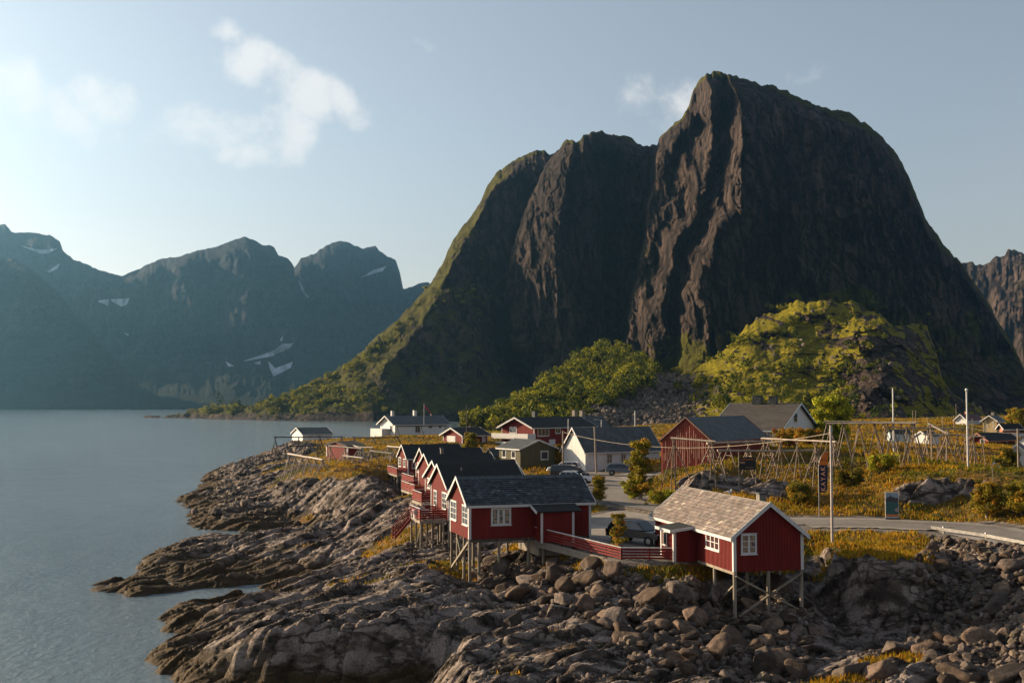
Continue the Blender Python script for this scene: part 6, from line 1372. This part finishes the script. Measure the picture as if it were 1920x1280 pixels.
big = [(1218,1160,3.2,1.05,'large round-edged boulder in the shade, tallest on the slope right of centre'),(1432,1250,2.2,1.15,'broad boulder standing at the bottom of the shaded slope with its left side sunlit'),(1150,1108,4.2,.85,'wide brown boulder just below the red board fence corner'),(1085,1180,3.0,.9,'pale angular boulder where the bare slab meets the boulder slope'),
  (1205,1115,4.2,.7,'pointed pale boulder catching the sun below the fence'),(945,1110,3.2,.75,'boulder right of the front stilt of the slate-roofed cabin'),(960,1175,3.2,.9,'leaning boulder at the left margin of the boulder slope'),(1300,1180,3.0,1.0,'dark boulder below the stilts of the lone right-hand cabin'),(1345,1240,2.3,1.0,'dark rounded boulder at the foot of the shaded slope'),
  (1590,1255,2.6,1.15,'big rounded pale boulder at the bottom edge, left of the grass tuft'),(1675,1212,2.8,1.05,'domed cracked boulder behind the grass tuft at the bottom right'),(1765,1195,2.9,.9,'blocky boulder right of the domed cracked one'),(1650,1270,2.4,1.0,'grooved boulder at the bottom edge below the grass tuft'),(1785,1262,2.6,1.05,'broad boulder with flat top at the bottom right'),(1830,1220,2.9,.9,'lichen-stained boulder at the bottom right'),
  (1870,1150,3.6,1.0,'tall pale boulder on the right, above the lichen-stained one'),(1900,1095,4.3,.9,'pale boulder near the right edge below the guard rail'),(1845,1062,5.0,.7,'pale boulder just below the guard rail posts'),(1885,1270,2.9,.9,'boulder in the bottom right corner')]
for px, py, z, r, lab in big:
    p = P(px, py, z=z); put(p.x, p.y, r, z=gz(p.x,p.y)+r*.25, lab=lab, grp='large boulders of the shore')
def fill(pg, n, rfun, grp, lab, tries=30, ov=.62):
    xs = [p[0] for p in pg]; ys = [p[1] for p in pg]; k = 0
    for i in range(n):
        r = rfun(i/n)
        for _ in range(tries):
            x = rb.uniform(min(xs), max(xs)); y = rb.uniform(min(ys), max(ys))
            if abs(x/y) > .46 or not inpoly(x, y, pg): continue
            if all((x-a)**2+(y-b)**2 > ((r+c)*ov)**2 for a, b, c in placed if abs(x-a) < 3 and abs(y-b) < 3): put(x, y, r, grp=grp, lab=lab); k += 1; break
    return k
k1 = fill(rip1, 175, lambda t: 1.05-.70*t**.55, 'piled boulders below the red cabins', '@1')
k2 = fill(rip2, 105, lambda t: .72-.45*t**.6, 'piled grey boulders below the guard rail', '@2')
# smaller rubble between them
def rubble(name, pgs, n, r0, r1, seed, ratio_y=True):
    r = random.Random(seed); Vs = []; Fs = []; off = 0; cols = []
    base = []
    for me, v, f in BM[:6]: pass
    import bmesh
    bm = bmesh.new(); bmesh.ops.create_icosphere(bm, subdivisions=2, radius=1.0); d = np.array([v.co[:] for v in bm.verts]); f = np.array([[v.index for v in q.verts] for q in bm.faces]); bm.free()
    var = []
    for s in range(10):
        rr = np.random.default_rng(seed+s); nrm = rr.normal(0,1,(8,3)); nrm /= np.linalg.norm(nrm,axis=1)[:,None]; hh = rr.uniform(.5,.95,8); dt = d@nrm.T
        q = np.where(dt > .05, hh/np.maximum(dt,.05), 9).min(1); var.append(d*np.minimum(q,1.1)[:,None])
    for pg, nn in zip(pgs, n):
        xs = [p[0] for p in pg]; ys = [p[1] for p in pg]; k = 0
        while k < nn:
            x = r.uniform(min(xs), max(xs)); y = r.uniform(min(ys), max(ys))
            if not inpoly(x, y, pg): continue
            s = r0+(r1-r0)*r.random()**2; a = r.uniform(0,6.28); c_, s_ = math.cos(a), math.sin(a); M = np.array([[c_,-s_,0],[s_,c_,0],[0,0,1]])
            b = r.uniform(-.7,.7); M = M@np.array([[1,0,0],[0,math.cos(b),-math.sin(b)],[0,math.sin(b),math.cos(b)]])
            v = (var[r.randrange(10)]*np.array([1,r.uniform(.6,1),r.uniform(.5,.9)])*s)@M.T + np.array([x, y, gz(x,y)+s*.25]); Vs.append(v); Fs.append(f+off); off += len(v)
            g_ = r.uniform(.55,1.35); cols.append(np.tile((g_, g_*r.uniform(.86,.96), g_*r.uniform(.75,.9)), (len(f),1))); k += 1
    o = np_mesh(name, np.concatenate(Vs), np.concatenate(Fs), M_RUB, smooth=False, fcol=np.concatenate(cols)); o['kind'] = 'stuff'; return o
M_RUB = simple('rubble_stone', (.13,.108,.092), .9, .35, 2.0, attr=True, bmp=.05)
headrub = pw([(440,885,1.2),(560,940,3),(690,950,3),(640,975,1.5),(420,985,.6),(360,960,.5)])
ridge2 = pw([(300,1060,.7),(560,1020,2),(640,1050,1.6),(560,1085,.5),(330,1085,.4)])
rubble('rubble_between_boulders', [rip1, rip2], [2300, 2000], .10, .42, 61)
rubble('shore_stones', [headrub], [170], .15, .8, 62)
# scree of the hillside
r = np.random.default_rng(77)
def condS(px, py, t): return np.clip(np.exp(-(((px-1190-(py-740)*-.4)/125)**4))*sst(-6, 14, (py - interp([(1000,760),(1060,735),(1130,715),(1200,698),(1300,700),(1350,722),(1400,760)], px))), 0, 1) + .03*(px > 1300) + .8*(px<1010)*(py>778)
pts, _, _ = pick(RF, condS, 5200, 78)
import bmesh
bm = bmesh.new(); bmesh.ops.create_icosphere(bm, subdivisions=1, radius=1.0); d = np.array([v.co[:] for v in bm.verts]); f = np.array([[v.index for v in q.verts] for q in bm.faces]); bm.free()
n = len(pts); s = r.uniform(.35,1.5,(n,1,1))**1.3; jit = r.uniform(.6,1.25,(n,len(d),1)); V = pts[:,None,:]+d[None]*jit*s*r.uniform(.6,1.2,(n,1,3)); Fs = (f[None]+np.arange(n)[:,None,None]*len(d)).reshape(-1,3)
cc = np.repeat(r.uniform(.45,1.5,(n,1))*np.array([[1,.92,.86]]), len(f), 0)
o = np_mesh('scree_stones', V.reshape(-1,3), Fs, M_RUB, fcol=cc); o['kind'] = 'stuff'
# ================================================================ haze: the air of the fjord
mh, nth, bh = newmat('fjord_haze'); nth.nodes.remove(bh)
pv = N(nth, 'ShaderNodeVolumePrincipled'); pv.inputs['Density'].default_value = HAZE; pv.inputs['Color'].default_value = (.26,.60,.96,1); pv.inputs['Anisotropy'].default_value = .75
Lk(nth, pv.outputs[0], nth.nodes['Material Output'].inputs['Volume'])
hb = MB(); hb.box((-3700,-60,-9),(1700,5200,1250)); ho = hb.build('haze', mh); ho['kind'] = 'stuff'
